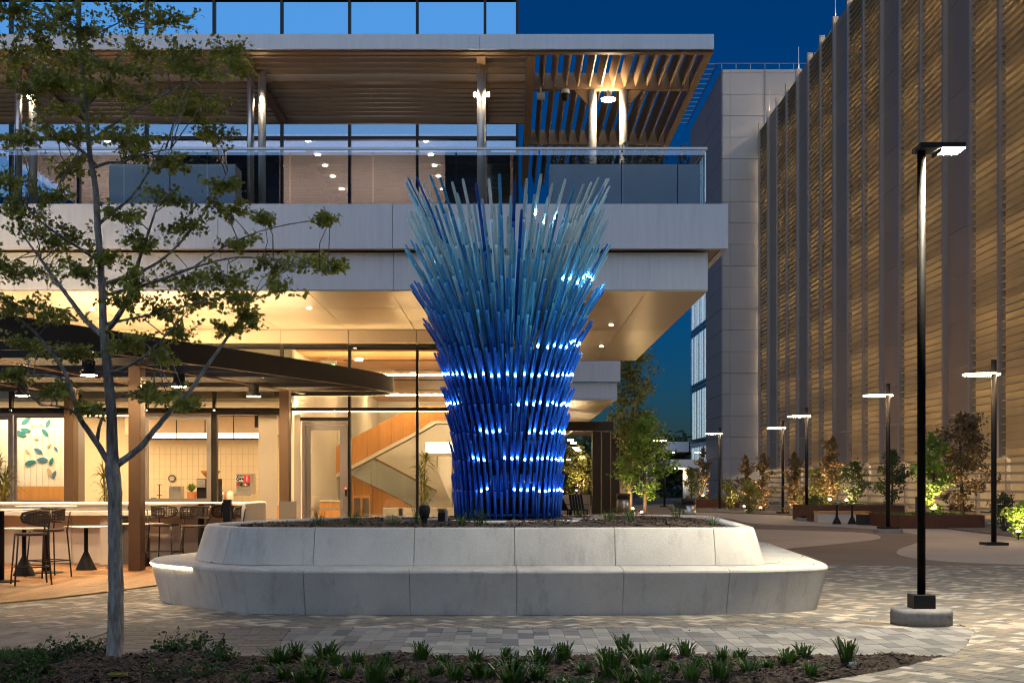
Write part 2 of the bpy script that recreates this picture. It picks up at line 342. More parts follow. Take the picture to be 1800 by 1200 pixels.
PLAN = [(-3.78, 14.9), (-3.05, 14.25), (-2.0, 14.08), (0, 14.05), (2.0, 14.08), (2.8, 14.2), (3.5, 14.5), (3.81, 14.95), (3.97, 16.5), (4.13, 19.1), (4.2, 20.6), (3.7, 21.4), (2.5, 21.6), (0, 21.0), (-2.9, 20.1), (-4.0, 18.5), (-4.62, 16.95), (-4.5, 15.75)]
OUT = catmull([(a, b, 0) for a, b in PLAN], 24, True)
inner_plan = [((p[0] * 0.9), 17.6 + (p[1] - 17.6) * 0.9) for p in PLAN]
# herringbone pavers: laid at 45 degrees, one joined sheet of real pieces (too many and too small to pick apart)
PAL = [((0.56, 0.51, 0.44), 22), ((0.34, 0.28, 0.215), 24), ((0.235, 0.22, 0.20), 30), ((0.18, 0.178, 0.175), 24)]
BAG = [c for c, k in PAL for _ in range(k)]
hb = MB(); w = 0.105; c45 = cos(pi / 4); near = []
def hb_emit(q):
    z = U(-0.0015, 0.0015); c = random.choice(BAG); k = U(0.9, 1.1); hb.prism(shrink(q, 0.004), -0.02, z, (c[0] * k, c[1] * k, c[2] * k))
rng = 170
for i in range(-rng, rng):
    for j in range(-rng, rng):
        t = (i - j) % 4
        if t == 0: x0, x1, y0, y1 = i, i + 2, j, j + 1
        elif t == 2: x0, x1, y0, y1 = i, i + 1, j - 1, j + 1
        else: continue
        q = [(3 + (x * c45 - y * c45) * w, 15.5 + (x * c45 + y * c45) * w) for x, y in ((x0, y0), (x1, y0), (x1, y1), (x0, y1))]
        cx = sum(p[0] for p in q) / 4; cyy = sum(p[1] for p in q) / 4
        if cyy > 22.8 or cyy < 8.9 or cx < -9.6 or cx > 0.44 * cyy + 0.6 or cx < -0.43 * cyy - 0.4: continue
        if inside(inner_plan, cx, cyy): continue
        if cyy > 22.5: q = clip(q, (0, 22.72), (0, -1))
        if cx < -3.9 and deck_y(cx) < cyy + 0.4: q = clip_curve(q, DK, False)
        if q and cyy < 13.25:
            if cyy > 12.75 and cx < 4.72: q = clip(q, (0, 12.95), (0, 1))
            elif inside(QB, cx, cyy) or cx > 1.2: q = clip_curve(q, KC, True) if not (inside(QB, cx, cyy) and cx < 1) else []
        if len(q) > 2 and area(q) > 0.0012: hb_emit(q)
o = hb.build('herringbone_paving', 'paver_herring'); tag(o, kind='stuff', label='small cream, tan and grey pavers laid in herringbone', cat='paving')

# walkway strip of long pavers: each one a part
walk = thing('walkway', None, None, (0, 11.9, 0)); walk['kind'] = 'structure'
wl = []
def strip_piece(q, pal):
    q = clip(q, (0, 12.94), (0, -1)); q = clip(q, (0, 10.86), (0, 1)) if q else q
    cx = sum(p[0] for p in q) / len(q) if q else 0
    if q and cx > 3.2: q = clip_curve(q, KC, False)
    if len(q) > 2 and area(q) > 0.004: wl.append((q, random.choice(pal)))
bA = lambda y: -2.26 + (12.94 - y) * 0.10      # paler lengthwise panel starts here
bB = -4.02
x = -9.4
while x < 4.8:
    if x + 0.155 < bB or x > -2.4:
        y = 10.6 - R() * 0.3
        while y < 12.94:
            l = random.choice((0.23, 0.31, 0.31, 0.46)); q = [(x, y), (x + 0.153, y), (x + 0.153, y + l), (x, y + l)]
            if x > -2.5 and x < -1.8: q = clip(q, (bA(12.94), 12.94), (1, 0.10))
            strip_piece(q, [0, 0, 1, 1, 2, 3, 0, 2] if x > -2.5 else [4, 5, 6, 4, 1])
            y += l
    x += 0.153
y = 10.86
while y < 12.94:
    x = bB - 0.01 + R() * 0.0; first = True
    x -= 0
    while x < -1.9:
        l = random.choice((0.23, 0.31)) if not first else U(0.1, 0.3); first = False
        q = [(x, y), (x + l, y), (x + l, y + 0.104), (x, y + 0.104)]; q = clip(q, (bA(12.94) - 0.004, 12.94), (-1, -0.10))
        if q: strip_piece(q, [5, 6, 5, 6, 2])
        x += l
    y += 0.104
vis = lambda q: abs(q[0][0]) < 0.415 * q[0][1]
big = sorted([e for e in wl if vis(e[0])], key=lambda e: -area(e[0]) / (e[0][0][1] ** 2))[:298]
ids = {id(e[0]) for e in big}; rest = MB()
rest_c = {0: (0.30, 0.295, 0.29), 1: (0.235, 0.235, 0.24), 2: (0.18, 0.182, 0.19), 3: (0.125, 0.128, 0.14), 4: (0.27, 0.255, 0.235), 5: (0.21, 0.195, 0.175), 6: (0.175, 0.16, 0.145)}
for q, m in wl:
    z = U(-0.001, 0.002)
    if id(q) in ids: MB().prism(shrink(q, 0.004), -0.02, z).build('paver', 'paver_%d' % m, walk)
    else: rest.prism(shrink(q, 0.004), -0.02, z, rest_c[m])
stuff(rest.build('narrow_pavers', 'paver_herring', walk))

# wood deck: every board a part
deck = thing('deck', None, None, (-7, 18, 0)); deck['kind'] = 'structure'
x = -11.0
while x < -4.15:
    y0a, y0b = deck_y(x), deck_y(x + 0.14); y = min(27.8, max(y0a, y0b) + U(0.4, 2.6)); qs = [[(x, y0a), (x + 0.131, y0b), (x + 0.131, y), (x, y)]]
    while y < 27.8:
        y2 = min(27.85, y + U(2.2, 3.8)); qs.append([(x, y + 0.004), (x + 0.131, y + 0.004), (x + 0.131, y2), (x, y2)]); y = y2
    for q in qs: MB().prism(q, -0.012, 0.018 + U(-0.001, 0.001)).build('deck_board', 'deck_wood', deck)
    x += 0.14

# front mulch bed, slightly heaped
mb = MB(); nx, ny = 110, 22; bz = {}
def bedz(x, y):
    e = min(1, max(0, (10.85 - y) / 0.35)); return -0.012 + e * (0.05 + 0.02 * sin(x * 3.1 + y) + 0.015 * sin(x * 7.3 + 2 * y) + 0.02 * max(0, 1 - ((x + 3.3) ** 2 + (y - 10.3) ** 2) / 1.4))
BEDP = [(-14, 10.855)] + [p for p in KC if p[1] < 10.855] + [(0.6, 8.4), (-14, 8.4)]
xs = [-6 + 10 * i / nx for i in range(nx + 1)]; ys = [8.6 + (10.855 - 8.6) * j / ny for j in range(ny + 1)]
def kx(y):
    for a, b in zip(KC, KC[1:]):
        if b[1] <= y <= a[1]: return a[0] + (b[0] - a[0]) * (y - a[1]) / (b[1] - a[1])
    return 1.0
v = []
for y in ys:
    xr = kx(y) - 0.01
    for i in range(nx + 1):
        x = -6 + (xr + 6) * i / nx; e = min(1, (xr - x) / 0.3); v.append((x, y, -0.012 + (bedz(x, y) + 0.012) * max(0.1, e) + U(-0.008, 0.008)))
mb.add(v, [(j * (nx + 1) + i, j * (nx + 1) + i + 1, (j + 1) * (nx + 1) + i + 1, (j + 1) * (nx + 1) + i) for j in range(ny) for i in range(nx)])
struct(mb.build('mulch_bed', 'mulch', smooth=True))
def chips(n, fn, smin, smax):
    m = MB(); k = 0
    while k < n:
        p = fn()
        if p is None: continue
        x, y, z = p; l = U(smin, smax); wd = l * U(0.2, 0.45); a = U(0, 2 * pi); t = U(-0.5, 0.5); d = Vector((cos(a), sin(a), t)) * l; e = Vector((-sin(a), cos(a), U(-0.6, 0.6))) * wd; h = Vector((0, 0, 0.006))
        c = Vector((x, y, z + 0.008)); m.add([c - d - e, c + d - e * 0.4, c + d + e * 0.6, c - d + e, c + h], [(0, 1, 4), (1, 2, 4), (2, 3, 4), (3, 0, 4)]); k += 1
    return m
def bedpt():
    y = U(8.8, 10.82); x = U(-0.43 * y - 0.2, kx(y) - 0.03); return (x, y, bedz(x, y) * min(1, max(0.1, (kx(y) - x) / 0.3)))
stuff(tag(chips(9000, bedpt, 0.012, 0.045).build('bark_mulch', 'chips'), 'shredded brown bark mulch over the front bed', 'mulch'))
# lawn corner
def blades(n, fn, h0, h1, lean=0.4):
    m = MB()
    for _ in range(n):
        x, y, z = fn(); h = U(h0, h1); a = U(0, 2 * pi); l = U(0, lean) * h; dx, dy = cos(a), sin(a); wv = 0.004
        b = Vector((x, y, z)); s = Vector((-dy, dx, 0)) * wv; m.add([b - s, b + s, b + Vector((dx * l, dy * l, h))], [(0, 1, 2)])
    return m
def lawn():
    y = U(9.3, 10.8); return (U(-4.7, -3.92 - (10.8 - y) * 0.25 + U(-.1, .1)), y, 0.03)
stuff(tag(blades(9000, lawn, 0.03, 0.08).build('lawn_grass', 'grass'), 'patch of short green lawn at the corner of the mulch bed', 'grass'))

# ================================================================== OFFICE BUILDING
YF = 28.0                                   # glazing line
MX = [-0.54 - 1.515 * k for k in range(0, 8)]      # mullion lines, then the corner
CORNER = 0.18
off = thing('office_building', 'pale metal and glass office building with deep slab overhang and rooftop trellis', 'building', (-4, 28, 0))
# --- first floor slab: fascia bands, soffit panels
def cuts(a, b, js): return [a] + [j for j in js if a < j < b] + [b]
def panels(name, mat, parent, xs, y0, y1, zs, gap=0.008, bevel=0.0):
    for a, b in zip(xs, xs[1:]):
        for c, d in zip(zs, zs[1:]): bx(name, mat, parent, a + gap / 2, b - gap / 2, y0, y1, c + gap / 2, d - gap / 2, bevel)
fx = [-12.2, -8.19, -5.12, -2.05, 1.02, 3.85]
panels('fascia_panel', 'fascia', off, fx, 22.0, 22.12, [5.61, 6.40])
panels('fascia_panel', 'fascia', off, [-12.2, -8.2, -5.12, -2.05, 1.02, 3.53], 22.22, 22.32, [4.915, 5.585])
# right flank of the slab
for a, b in ((22.128, 25.2), (25.2, 28.3), (28.3, 31.4), (31.4, 34.9)):
    bx('fascia_panel', 'fascia', off, 3.74, 3.85, a + 0.004, b - 0.004, 5.614, 6.396)
    bx('fascia_panel', 'fascia', off, 3.43, 3.53, max(a, 22.328) + 0.004, b - 0.004, 4.92, 5.58)
bx('slab_core', 'fascia_edge', off, -12.2, 3.73, 22.13, 34.8, 5.62, 6.36)
bx('slab_core', 'fascia_edge', off, -12.2, 3.42, 22.33, 34.8, 4.96, 5.60)
sx = [-12.2, -9.6, -8.1, -6.6, -5.1, -3.6, -2.1, -0.6, 0.9, 2.45, 3.53]
sy = [22.235, 24.4, 27.9, 31.2, 34.9]
for a, b in zip(sx, sx[1:]):
    for c, d in zip(sy, sy[1:]):
        if c >= 27.9 and b < 0.2: continue
        bx('soffit_panel', 'soffit', off, a + 0.006, b - 0.006, c + 0.006, d - 0.006, 4.90, 4.914 if c < 22.3 else 4.955)
for a, b in zip([-12.2] + MX[::-1] + [CORNER], MX[::-1] + [CORNER, 0.9]):
    if b - a > 0.3 and a < 0.1: bx('downstand_panel', 'soffit', off, a + 0.005, min(b, CORNER) - 0.005, 27.80, 28.14, 4.60, 4.893)
# recessed downlights in the soffit
for X, Y in ((-8.2, 24.6), (2.2, 27.0), (1.5, 30.2), (2.3, 31.2), (-3.9, 24.4)):
    o = MB().lathe([(0.042, 0), (0.04, 0.012)], 16, (X, Y, 4.888)).build('downlight', 'downlight', off)
# --- glazing, ground floor (right of the bar) and floors above
gx = [-12.2] + MX[::-1] + [CORNER]
def glazing(zs, gmat, xs, y=YF, mw=0.06, name='window_pane', hz=0.07, mat='mullion'):
    for a, b in zip(xs, xs[1:]):
        for c, d in zip(zs, zs[1:]):
            bx(name, gmat, off, a + mw / 2, b - mw / 2, y + 0.02, y + 0.035, c + hz / 2, d - hz / 2)
    for x in xs: bx('mullion', mat, off, x - mw / 2, x + mw / 2, y - 0.05, y + 0.10, zs[0], zs[-1])
    for z in zs:
        for a, b in zip(xs, xs[1:]): bx('transom', mat, off, a + mw / 2, b - mw / 2, y - 0.045, y + 0.095, z - hz / 2, z + hz / 2)
gz = [x for x in gx if -5.2 < x]           # lines right of the bar
glazing([0.04, 3.14, 4.58], 'glass', [gz[0], -3.57, -2.055, -0.54, CORNER] if False else [x for x in gz if x > -3.7])
glazing([3.14, 4.58], 'glass', [x for x in gx if x < -3.5])
bx('head_beam', 'mullion', off, -12.2, -5.12, 27.90, 28.15, 3.02, 3.10)
glazing([6.42, 9.20, 9.62], 'glass_upper', gx); 
glazing([11.42, 12.30, 13.1], 'glass_top', gx, hz=0.06)
bx('spandrel', 'bronze_dark', off, -12.2, CORNER + 0.03, 27.96, 28.2, 9.66, 11.38)
bx('parapet', 'bronze_dark', off, -12.2, CORNER + 0.03, 27.9, 28.3, 13.14, 15.0)
bx('corner_wall', 'bronze_dark', off, CORNER - 0.02, CORNER + 0.03, 28.12, 50, 6.4, 15.0)
bx('roof', 'bronze_dark', off, -12.2, CORNER - 0.03, 28.32, 50, 14.5, 14.9)
bx('floor_plate', 'plaster', off, -12.2, CORNER - 0.03, 28.22, 34.8, 10.0, 10.3)
# right return of the ground floor glazing and wing far behind
for a in range(6):
    y0 = 28.12 + a * 3.6
    bx('window_pane', 'glass', off, CORNER + 0.0, CORNER + 0.012, y0 + 0.03, y0 + 3.57, 0.1, 4.5); bx('mullion', 'mullion', off, CORNER - 0.05, CORNER + 0.05, y0 - 0.03, y0 + 0.03, 0, 4.56)
# --- upper room: ceiling with downlights, back wall, shades
upr = thing('upper_room', 'lit upper floor room behind the terrace glass with pale pink ceiling', 'room', (-4, 30, 6.4))
bx('floor', 'floor_int', upr, -12.2, 0.1, 28.2, 36, 6.37, 6.41); bx('ceiling', 'ceil_pink', upr, -12.2, 0.1, 28.2, 36, 9.34, 9.42); bx('back_wall', 'ceil_pink', upr, -12.2, 0.1, 36.0, 36.1, 6.42, 9.33)
for a, b in ((-1.45, -0.62), (-0.5, 0.02), (-6.4, -5.2), (-8.0, -6.7)): bx('roller_shade', 'shade', upr, a, b, 28.35, 28.37, 6.5, 9.1)
for X in (-1.9, -9.2, -4.6):
    for Y in (28.7, 29.9, 30.9, 32.0, 33.4): MB().lathe([(0.065, 0), (0.06, 0.02)], 14, (X + (Y - 29) * 0.03, Y, 9.315)).build('downlight', 'downlight', upr)
for X in (-3.2, -7.5, -10.5): bx('hidden_fill_panel', 'fill_glow', upr, X - 0.8, X + 0.8, 31, 35.5, 6.9, 6.95)  # unseen glowing panels added below the sight line to brighten the ceiling
# --- terrace guard: glass panels with a rail
guard = thing('terrace_guard', 'frameless clear glass balustrade along the terrace edge with slim metal rail', 'balustrade', (-4, 22.1, 6.4))
ge = [-11.93, -9.76, -8.29, -6.82, -5.35, -3.88, -2.41, -0.94, 0.53, 2.0, 3.48]
for a, b in zip(ge, ge[1:]): bx('glass_panel', 'guard', guard, a + 0.012, b - 0.012, 22.155, 22.175, 6.41, 7.385)
for a in range(5): bx('glass_panel', 'guard', guard, 3.465, 3.482, 22.2 + a * 1.9, 22.2 + (a + 1) * 1.9 - 0.02, 6.41, 7.385)
bx('top_rail', 'steel', guard, -11.93, 3.51, 22.14, 22.19, 7.39, 7.43); bx('top_rail', 'steel', guard, 3.455, 3.505, 22.2, 31.7, 7.39, 7.43)
# --- terrace trellis roof
tre = thing('terrace_trellis', 'bronze slatted trellis roof over the terrace with pale front fascia', 'pergola', (-2, 25, 6.4))
ZT = 9.08
for a, b in ((-11.6, -8.3), (-8.3, -0.52), (-0.52, 3.60)): bx('fascia_board', 'fascia', tre, a + 0.003, b - 0.003, 21.98, 22.05, ZT + 0.03, ZT + 0.29)
bx('front_beam', 'bronze', tre, -11.6, 3.60, 22.06, 22.20, ZT, ZT + 0.25)
BAYS = ((-11.6, -9.08), (-8.92, -4.83), (-4.67, -0.585), (-0.425, 0.31))
y = 22.40
while y < 26.2:
    if not 23.58 < y < 24.02:
        for a, b in BAYS: bx('slat', 'bronze', tre, a + 0.004, b - 0.004, y - 0.038, y + 0.038, ZT + 0.03, ZT + 0.22)
    y += 0.30
for a, b in BAYS: bx('cross_beam', 'bronze', tre, a + 0.004, b - 0.004, 23.68, 23.88, ZT + 0.01, ZT + 0.32)
for X in (-9.0, -4.75, -0.505): bx('rafter', 'bronze', tre, X - 0.079, X + 0.079, 22.21, 26.29, ZT - 0.02, ZT + 0.31)
bx('edge_rafter', 'bronze', tre, 0.32, 0.47, 22.21, 32.0, ZT - 0.02, ZT + 0.31); bx('edge_rafter', 'bronze', tre, 3.47, 3.60, 22.21, 32.0, ZT, ZT + 0.28)
bx('back_beam', 'bronze', tre, -11.6, 0.31, 26.30, 26.40, ZT - 0.03, ZT + 0.24)
for y0, y1 in ((22.22, 24.02), (24.18, 27.94), (28.06, 32.0)):
    fm = MB(); a = radians(-14); hw, hh = 0.015, 0.14
    pr = [(-hw * cos(a) - hh * sin(a), hw * sin(a) - hh * cos(a)), (hw * cos(a) - hh * sin(a), -hw * sin(a) - hh * cos(a)), (hw * cos(a) + hh * sin(a), -hw * sin(a) + hh * cos(a)), (-hw * cos(a) + hh * sin(a), hw * sin(a) + hh * cos(a))]
    L_ = y1 - y0; fm.add([(p[0], -L_ / 2, p[1]) for p in pr] + [(p[0], L_ / 2, p[1]) for p in pr], [(0, 1, 2, 3), (7, 6, 5, 4), (0, 4, 5, 1), (1, 5, 6, 2), (2, 6, 7, 3), (3, 7, 4, 0)])
    me = fm.mesh('fin', 'bronze'); x = 0.62
    while x < 3.4: inst('fin', me, tre, (x, (y0 + y1) / 2, ZT + 0.15)); x += 0.223
for Y in (24.10, 28.0): bx('cross_beam', 'bronze', tre, 0.48, 3.46, Y - 0.065, Y + 0.065, ZT - 0.03, ZT + 0.28)
for X, Y, r_, m in ((-0.505, 22.75, 0.08, 'column_paint'), (-4.70, 22.75, 0.066, 'steel'), (-4.56, 23.1, 0.071, 'column_paint'), (-8.92, 22.75, 0.066, 'steel'), (-8.73, 22.95, 0.075, 'column_paint'), (1.605, 24.1, 0.076, 'column_paint'), (2.20, 24.1, 0.076, 'column_paint')):
    MB().tube([(X, Y, 6.38), (X, Y, ZT - 0.02)], r_, 16).build('column', m, tre, True)
for X in (1.605, 2.20):
    s = -1 if X < 1.9 else 1
    MB().add([(X + s * 0.075, 24.07, ZT - 0.035), (X + s * 0.36, 24.07, ZT - 0.035), (X + s * 0.075, 24.07, ZT - 0.34), (X + s * 0.075, 24.13, ZT - 0.035), (X + s * 0.36, 24.13, ZT - 0.035), (X + s * 0.075, 24.13, ZT - 0.34)], [(0, 1, 2), (5, 4, 3), (0, 3, 4, 1), (1, 4, 5, 2), (2, 5, 3, 0)]).build('gusset', 'bronze', tre)
for X, Y, Z in ((-0.62, 22.7, 8.50), (-0.38, 22.7, 8.50), (-4.53, 22.9, 8.48), (-8.75, 22.8, 8.48)):
    MB().lathe([(0.026, 0), (0.026, 0.066)], 12, (X, Y, Z)).build('sconce_light', 'sconce', tre)
MB().lathe([(0.02, 0), (0.13, 0.03), (0.13, 0.056)], 20, (1.90, 23.98, 8.79)).build('floodlight', 'terrace_flood', tre); MB().tube([(1.90, 23.99, 8.85), (1.90, 24.07, 9.05)], 0.02, 8).build('floodlight_stem', 'black', tre)
o = thing('dome_camera', 'small dark dome security camera hanging under the trellis crossbeam', 'camera', (1.08, 24.07, 8.88)); MB().lathe([(0.02, -0.085), (0.057, -0.066), (0.07, 0), (0.07, 0.056)], 16, (1.08, 24.07, 8.92)).build('dome', 'black', o, True); MB().lathe([(0.08, 0), (0.08, 0.07)], 16, (1.08, 24.07, 8.977)).build('mount', 'column_paint', o)
o = thing('box_camera', 'small pale box security camera beside the edge rafter of the trellis', 'camera', (0.59, 24.0, 8.8)); bx('housing', 'column_paint', o, 0.53, 0.68, 23.88, 24.02, 8.84, 8.94); bx('bracket', 'column_paint', o, 0.585, 0.625, 23.94, 24.0, 8.945, 9.05)
# --- terrace planter boxes with plants
def leaf_cloud(pts, n, size, flat=0.0, shape=0):
    m = MB()
    for _ in range(n):
        c, r = random.choice(pts); c = Vector(c)
        r = r if isinstance(r, tuple) else (r, r, r)
        d = Vector((random.gauss(0, 1), random.gauss(0, 1), random.gauss(0, 1))).normalized() * (R() ** 0.45)
        p = c + Vector((d.x * r[0], d.y * r[1], d.z * r[2]))
        leaf(m, p, size * U(0.6, 1.3), shape)
    return m
def leaf(m, p, s, shape=0, d=None):
    a = Vector((random.gauss(0, 1), random.gauss(0, 1), random.gauss(0, 0.7))).normalized() if d is None else d
    b = a.cross(Vector((random.gauss(0, 1), random.gauss(0, 1), random.gauss(0, 1)))).normalized(); n = a.cross(b)
    if shape == 0:
        m.add([p, p + a * s * 0.5 + b * s * 0.28 + n * s * 0.06, p + a * s, p + a * s * 0.5 - b * s * 0.28 + n * s * 0.06], [(0, 1, 2), (0, 2, 3)])
    else:       # lobed leaf
        q = [(0, 0), (0.22, 0.12), (0.30, 0.42), (0.50, 0.16), (0.62, 0.34), (0.72, 0.10), (1.0, 0.0), (0.72, -0.10), (0.62, -0.34), (0.50, -0.16), (0.30, -0.42), (0.22, -0.12)]
        cu = U(-0.3, 0.3)
        m.add([p + a * (u * s) + b * (w_ * s) + n * (s * cu * u * u) for u, w_ in q], [(0, 1, 11), (1, 2, 3), (1, 3, 9, 11), (9, 10, 11), (3, 4, 5), (3, 5, 7, 9), (7, 8, 9), (5, 6, 7)])
def terr_box(xa, xb, seams, label, plabel, yb=22.5):
    b = thing('terrace_planter', label, 'planter', ((xa + xb) / 2, yb, 6.4))
    s = [xa] + seams + [xb]
    for a, c in zip(s, s[1:]): bx('box_panel', 'terrace_box', b, a + 0.008, c - 0.008, yb, yb + 0.55, 6.40, 7.22)
    bx('soil', 'mulch', b, xa + 0.03, xb - 0.03, yb + 0.03, yb + 0.52, 7.221, 7.235)
    x = xa + 0.2; k = 0
    while x < xb - 0.1:
        h = U(0.12, 0.26); k += 1; pl = thing('terrace_shrub', ORD[k - 1] + ' ' + plabel, 'shrub', (x, yb + 0.3, 7.2), 'low shrubs in ' + plabel.split(' in ')[-1])
        st = MB()
        for _ in range(5):
            a = U(0, 6.28); st.tube([(x, yb + 0.28, 7.2), (x + cos(a) * 0.08, yb + 0.28 + sin(a) * 0.08, 7.2 + h), (x + cos(a) * 0.12, yb + 0.28 + sin(a) * 0.12, 7.25 + h * U(1.2, 1.9))], [0.008, 0.006, 0.003], 4)
        stuff(st.build('stems', 'bark_dark', pl))
        leaf_cloud([((x, yb + 0.28, 7.24 + h * 0.6), (0.17, 0.15, h)), ((x + U(-.1, .1), yb + 0.28, 7.3 + h), (0.09, 0.09, h * 0.8))], 170, 0.06).build('foliage', 'leaf_terrace', pl)
        x += U(0.28, 0.42)
terr_box(0.72, 3.44, [2.02, 3.03], 'long grey metal planter box behind the terrace glass at its end', 'low shrub from the column side in the terrace box near the sculpture')
terr_box(-7.2, -4.92, [-6.1], 'grey metal planter box behind the terrace glass and the young tree', 'low shrub from the picture edge in the terrace box behind the young tree')

opp = thing('opposite_building', 'dark office block across the plaza mirrored in the terrace glass', 'building', (0, -40, 0))
bx('wall', 'bronze_dark', opp, -60, 45, -46, -36, 0, 22.5)
for a in range(12):
    for f in range(5): bx('window_pane', 'glass_block', opp, -58 + a * 8.5, -52 + a * 8.5, -35.99, -35.95, 1.5 + f * 4.2, 4.4 + f * 4.2)
# --- ground floor interior: cafe
cafe = thing('cafe_room', 'warm lit cafe interior with cream tile walls behind the bar', 'room', (-9, 31, 0))
bx('floor', 'floor_int', cafe, -14, -4.9, 28.2, 35.4, -0.002, 0.02); bx('ceiling', 'plaster', cafe, -14, -4.9, 28.2, 35.4, 3.32, 3.4)
bx('back_wall', 'tile_wall', cafe, -14, -4.9, 35.0, 35.12, 0.021, 3.31)
x = -10.4
for k in range(34): bx('tile_joint', 'tan_leaf', cafe, x, x + 0.006, 34.994, 35.0, 0.9, 2.5); x += 0.155
for z in (1.25, 1.6, 1.95, 2.3): bx('tile_joint', 'tan_leaf', cafe, -10.4, -5.05, 34.9945, 35.0, z, z + 0.006)
bx('side_wall', 'tile_wall', cafe, -4.98, -4.9, 28.25, 34.99, 0.021, 3.31); bx('plenum_wall', 'frost', cafe, -14, -5.0, 28.9, 28.95, 3.41, 4.58)
bx('ceiling_cove', 'cove', cafe, -13.4, -9.9, 30.4, 33.6, 3.285, 3.305); bx('ceiling_cove', 'cove', cafe, -9.6, -5.4, 30.4, 32.4, 3.285, 3.305)
bx('bulkhead', 'tan_leaf', cafe, -10.4, -5.0, 33.9, 34.95, 2.80, 3.3)  # tan darker than the tile paints in the shade on this band
# leaf wall panel
lw = thing('leaf_wall', 'cream plank wall with scattered blue green and tan leaf shapes above oak base', 'wall', (-12, 32, 0))
for k in range(15): bx('wall_plank', 'plaster', lw, -13.3 + k * 0.152 + 0.003, -13.3 + (k + 1) * 0.152 - 0.003, 32.0, 32.06, 1.43, 3.3)
for k in range(15): bx('oak_board', 'oak', lw, -13.3 + k * 0.152 + 0.002, -13.3 + (k + 1) * 0.152 - 0.002, 31.96, 32.05, 0.03, 1.40)
def wall_leaf(px, py, l, ang, mat):
    c = at(px, py, 31.97); m = MB(); q = []
    for t in range(-6, 7):
        u = t / 6; q.append((u * l, 0.42 * l * (1 - u * u) ** 0.8))
    q += [(u, -w_) for u, w_ in q[::-1][1:-1]]
    pts = [(c.x + u * cos(ang) - w_ * sin(ang), c.z + u * sin(ang) + w_ * cos(ang)) for u, w_ in q]
    n = len(pts); m.add([(a, 31.985, b) for a, b in pts] + [(a, 31.965, b) for a, b in pts], [tuple(range(n)), tuple(range(2 * n - 1, n - 1, -1))] + [(n + i, n + (i + 1) % n, (i + 1) % n, i) for i in range(n)]); m.build('leaf_shape', mat, lw)
for px, py, l, ang, mt in ((45, 740, .11, .6, 'teal'), (57, 748, .05, .3, 'tan_leaf'), (71, 747, .05, 1.0, 'tan_leaf'), (84, 744, .09, 1.1, 'teal'), (45, 756, .11, -.2, 'teal'), (36, 762, .13, -.4, 'teal'), (79, 760, .1, -.9, 'teal'), (63, 771, .06, -.1, 'tan_leaf'), (86, 783, .06, .7, 'tan_leaf'), (67, 792, .1, -.5, 'blue_leaf'), (48, 793, .06, -.8, 'tan_leaf'), (53, 813, .12, .3, 'teal'), (74, 808, .12, 0, 'blue_leaf'), (90, 811, .09, 1.2, 'teal'), (87, 830, .1, -1.1, 'tan_leaf'), (95, 833, .08, 1.1, 'blue_leaf'), (98, 789, .06, -1.0, 'blue_leaf')):
    wall_leaf(px, py, l * 1.25, ang, mt)
bx('blue_panel', 'blue_wall', lw, -14.5, -13.36, 31.6, 31.7, 0.03, 3.3)
bx('wall_washer', 'lamp_strip', lw, -13.2, -11.2, 31.3, 31.36, 3.25, 3.28)
# linear lantern over the cafe counter
lan = thing('linear_lantern', 'long hanging lantern of white lit panels in black frame over the cafe counter', 'lamp', (-7.5, 31, 2.6))
for k in range(12):
    a = -8.95 + k * 0.236; bx('lit_panel', 'lit_white', lan, a + 0.012, a + 0.224, 30.98, 31.0, 2.60, 2.73)
bx('frame_rail', 'mullion', lan, -8.98, -6.1, 30.96, 31.02, 2.56, 2.59)
for k in range(0, 13, 3): bx('hanger', 'mullion', lan, -8.955 + k * 0.236, -8.935 + k * 0.236, 30.97, 31.01, 2.59, 3.28)
ct = thing('cafe_counter', 'white topped oak cafe back counter under the tile wall', 'counter', (-7.6, 33.6, 0))
bx('body', 'oak', ct, -10.0, -5.1, 33.3, 34.0, 0.03, 0.90); bx('top', 'counter_white', ct, -10.02, -5.06, 33.25, 34.05, 0.905, 0.95)
# machines on the counter
def mach(name, label, cat, loc): return thing(name, label, cat, loc)
pY = 33.5
def cx_(px): return (px - HX) / F * pY
def cz_(py): return EYE - (py - HY) / F * pY
o = mach('soda_dispenser', 'steel soda dispenser with red and black front on the cafe counter', 'dispenser', (cx_(429), pY, 0.95))
bx('body', 'steel', o, cx_(415), cx_(444), pY, pY + 0.4, cz_(868), cz_(832)); vp = bx('valve_panel', 'black', o, cx_(416), cx_(439), pY - 0.02, pY - 0.001, cz_(853), cz_(848.5)); bx('drip_tray', 'steel', o, cx_(414), cx_(440), pY - 0.14, pY, cz_(871), cz_(866.5))
sb = bx('sign_black', 'black', o, cx_(415.5), cx_(428.5), pY - 0.02, pY - 0.001, cz_(847), cz_(834.5)); sr = bx('sign_red', 'red', o, cx_(429), cx_(439.5), pY - 0.02, pY - 0.001, cz_(847), cz_(834.5))
text_part('lettering', 'Coca\nCola', 'white_print', sb, (cx_(422), pY - 0.024, cz_(841)), 0.10, ext=0.001); bx('stripe', 'white_print', sr, cx_(433.8), cx_(434.8), pY - 0.024, pY - 0.0205, cz_(845), cz_(836.5))
for k, m in enumerate(('red', 'red', 'black', 'leaf_bright', 'counter_white', 'red')): bx('valve', m, vp, cx_(416.5 + k * 3.6), cx_(419 + k * 3.6), pY - 0.06, pY - 0.021, cz_(853), cz_(849.5))
o = mach('coffee_grinder', 'tall black coffee machine with amber bean hopper on the cafe counter', 'coffee machine', (cx_(367), pY, 0.95))
bx('body', 'black', o, cx_(346), cx_(385), pY, pY + 0.35, 0.952, cz_(841)); bx('head', 'steel', o, cx_(347), cx_(362), pY - 0.10, pY - 0.001, cz_(856), cz_(842))
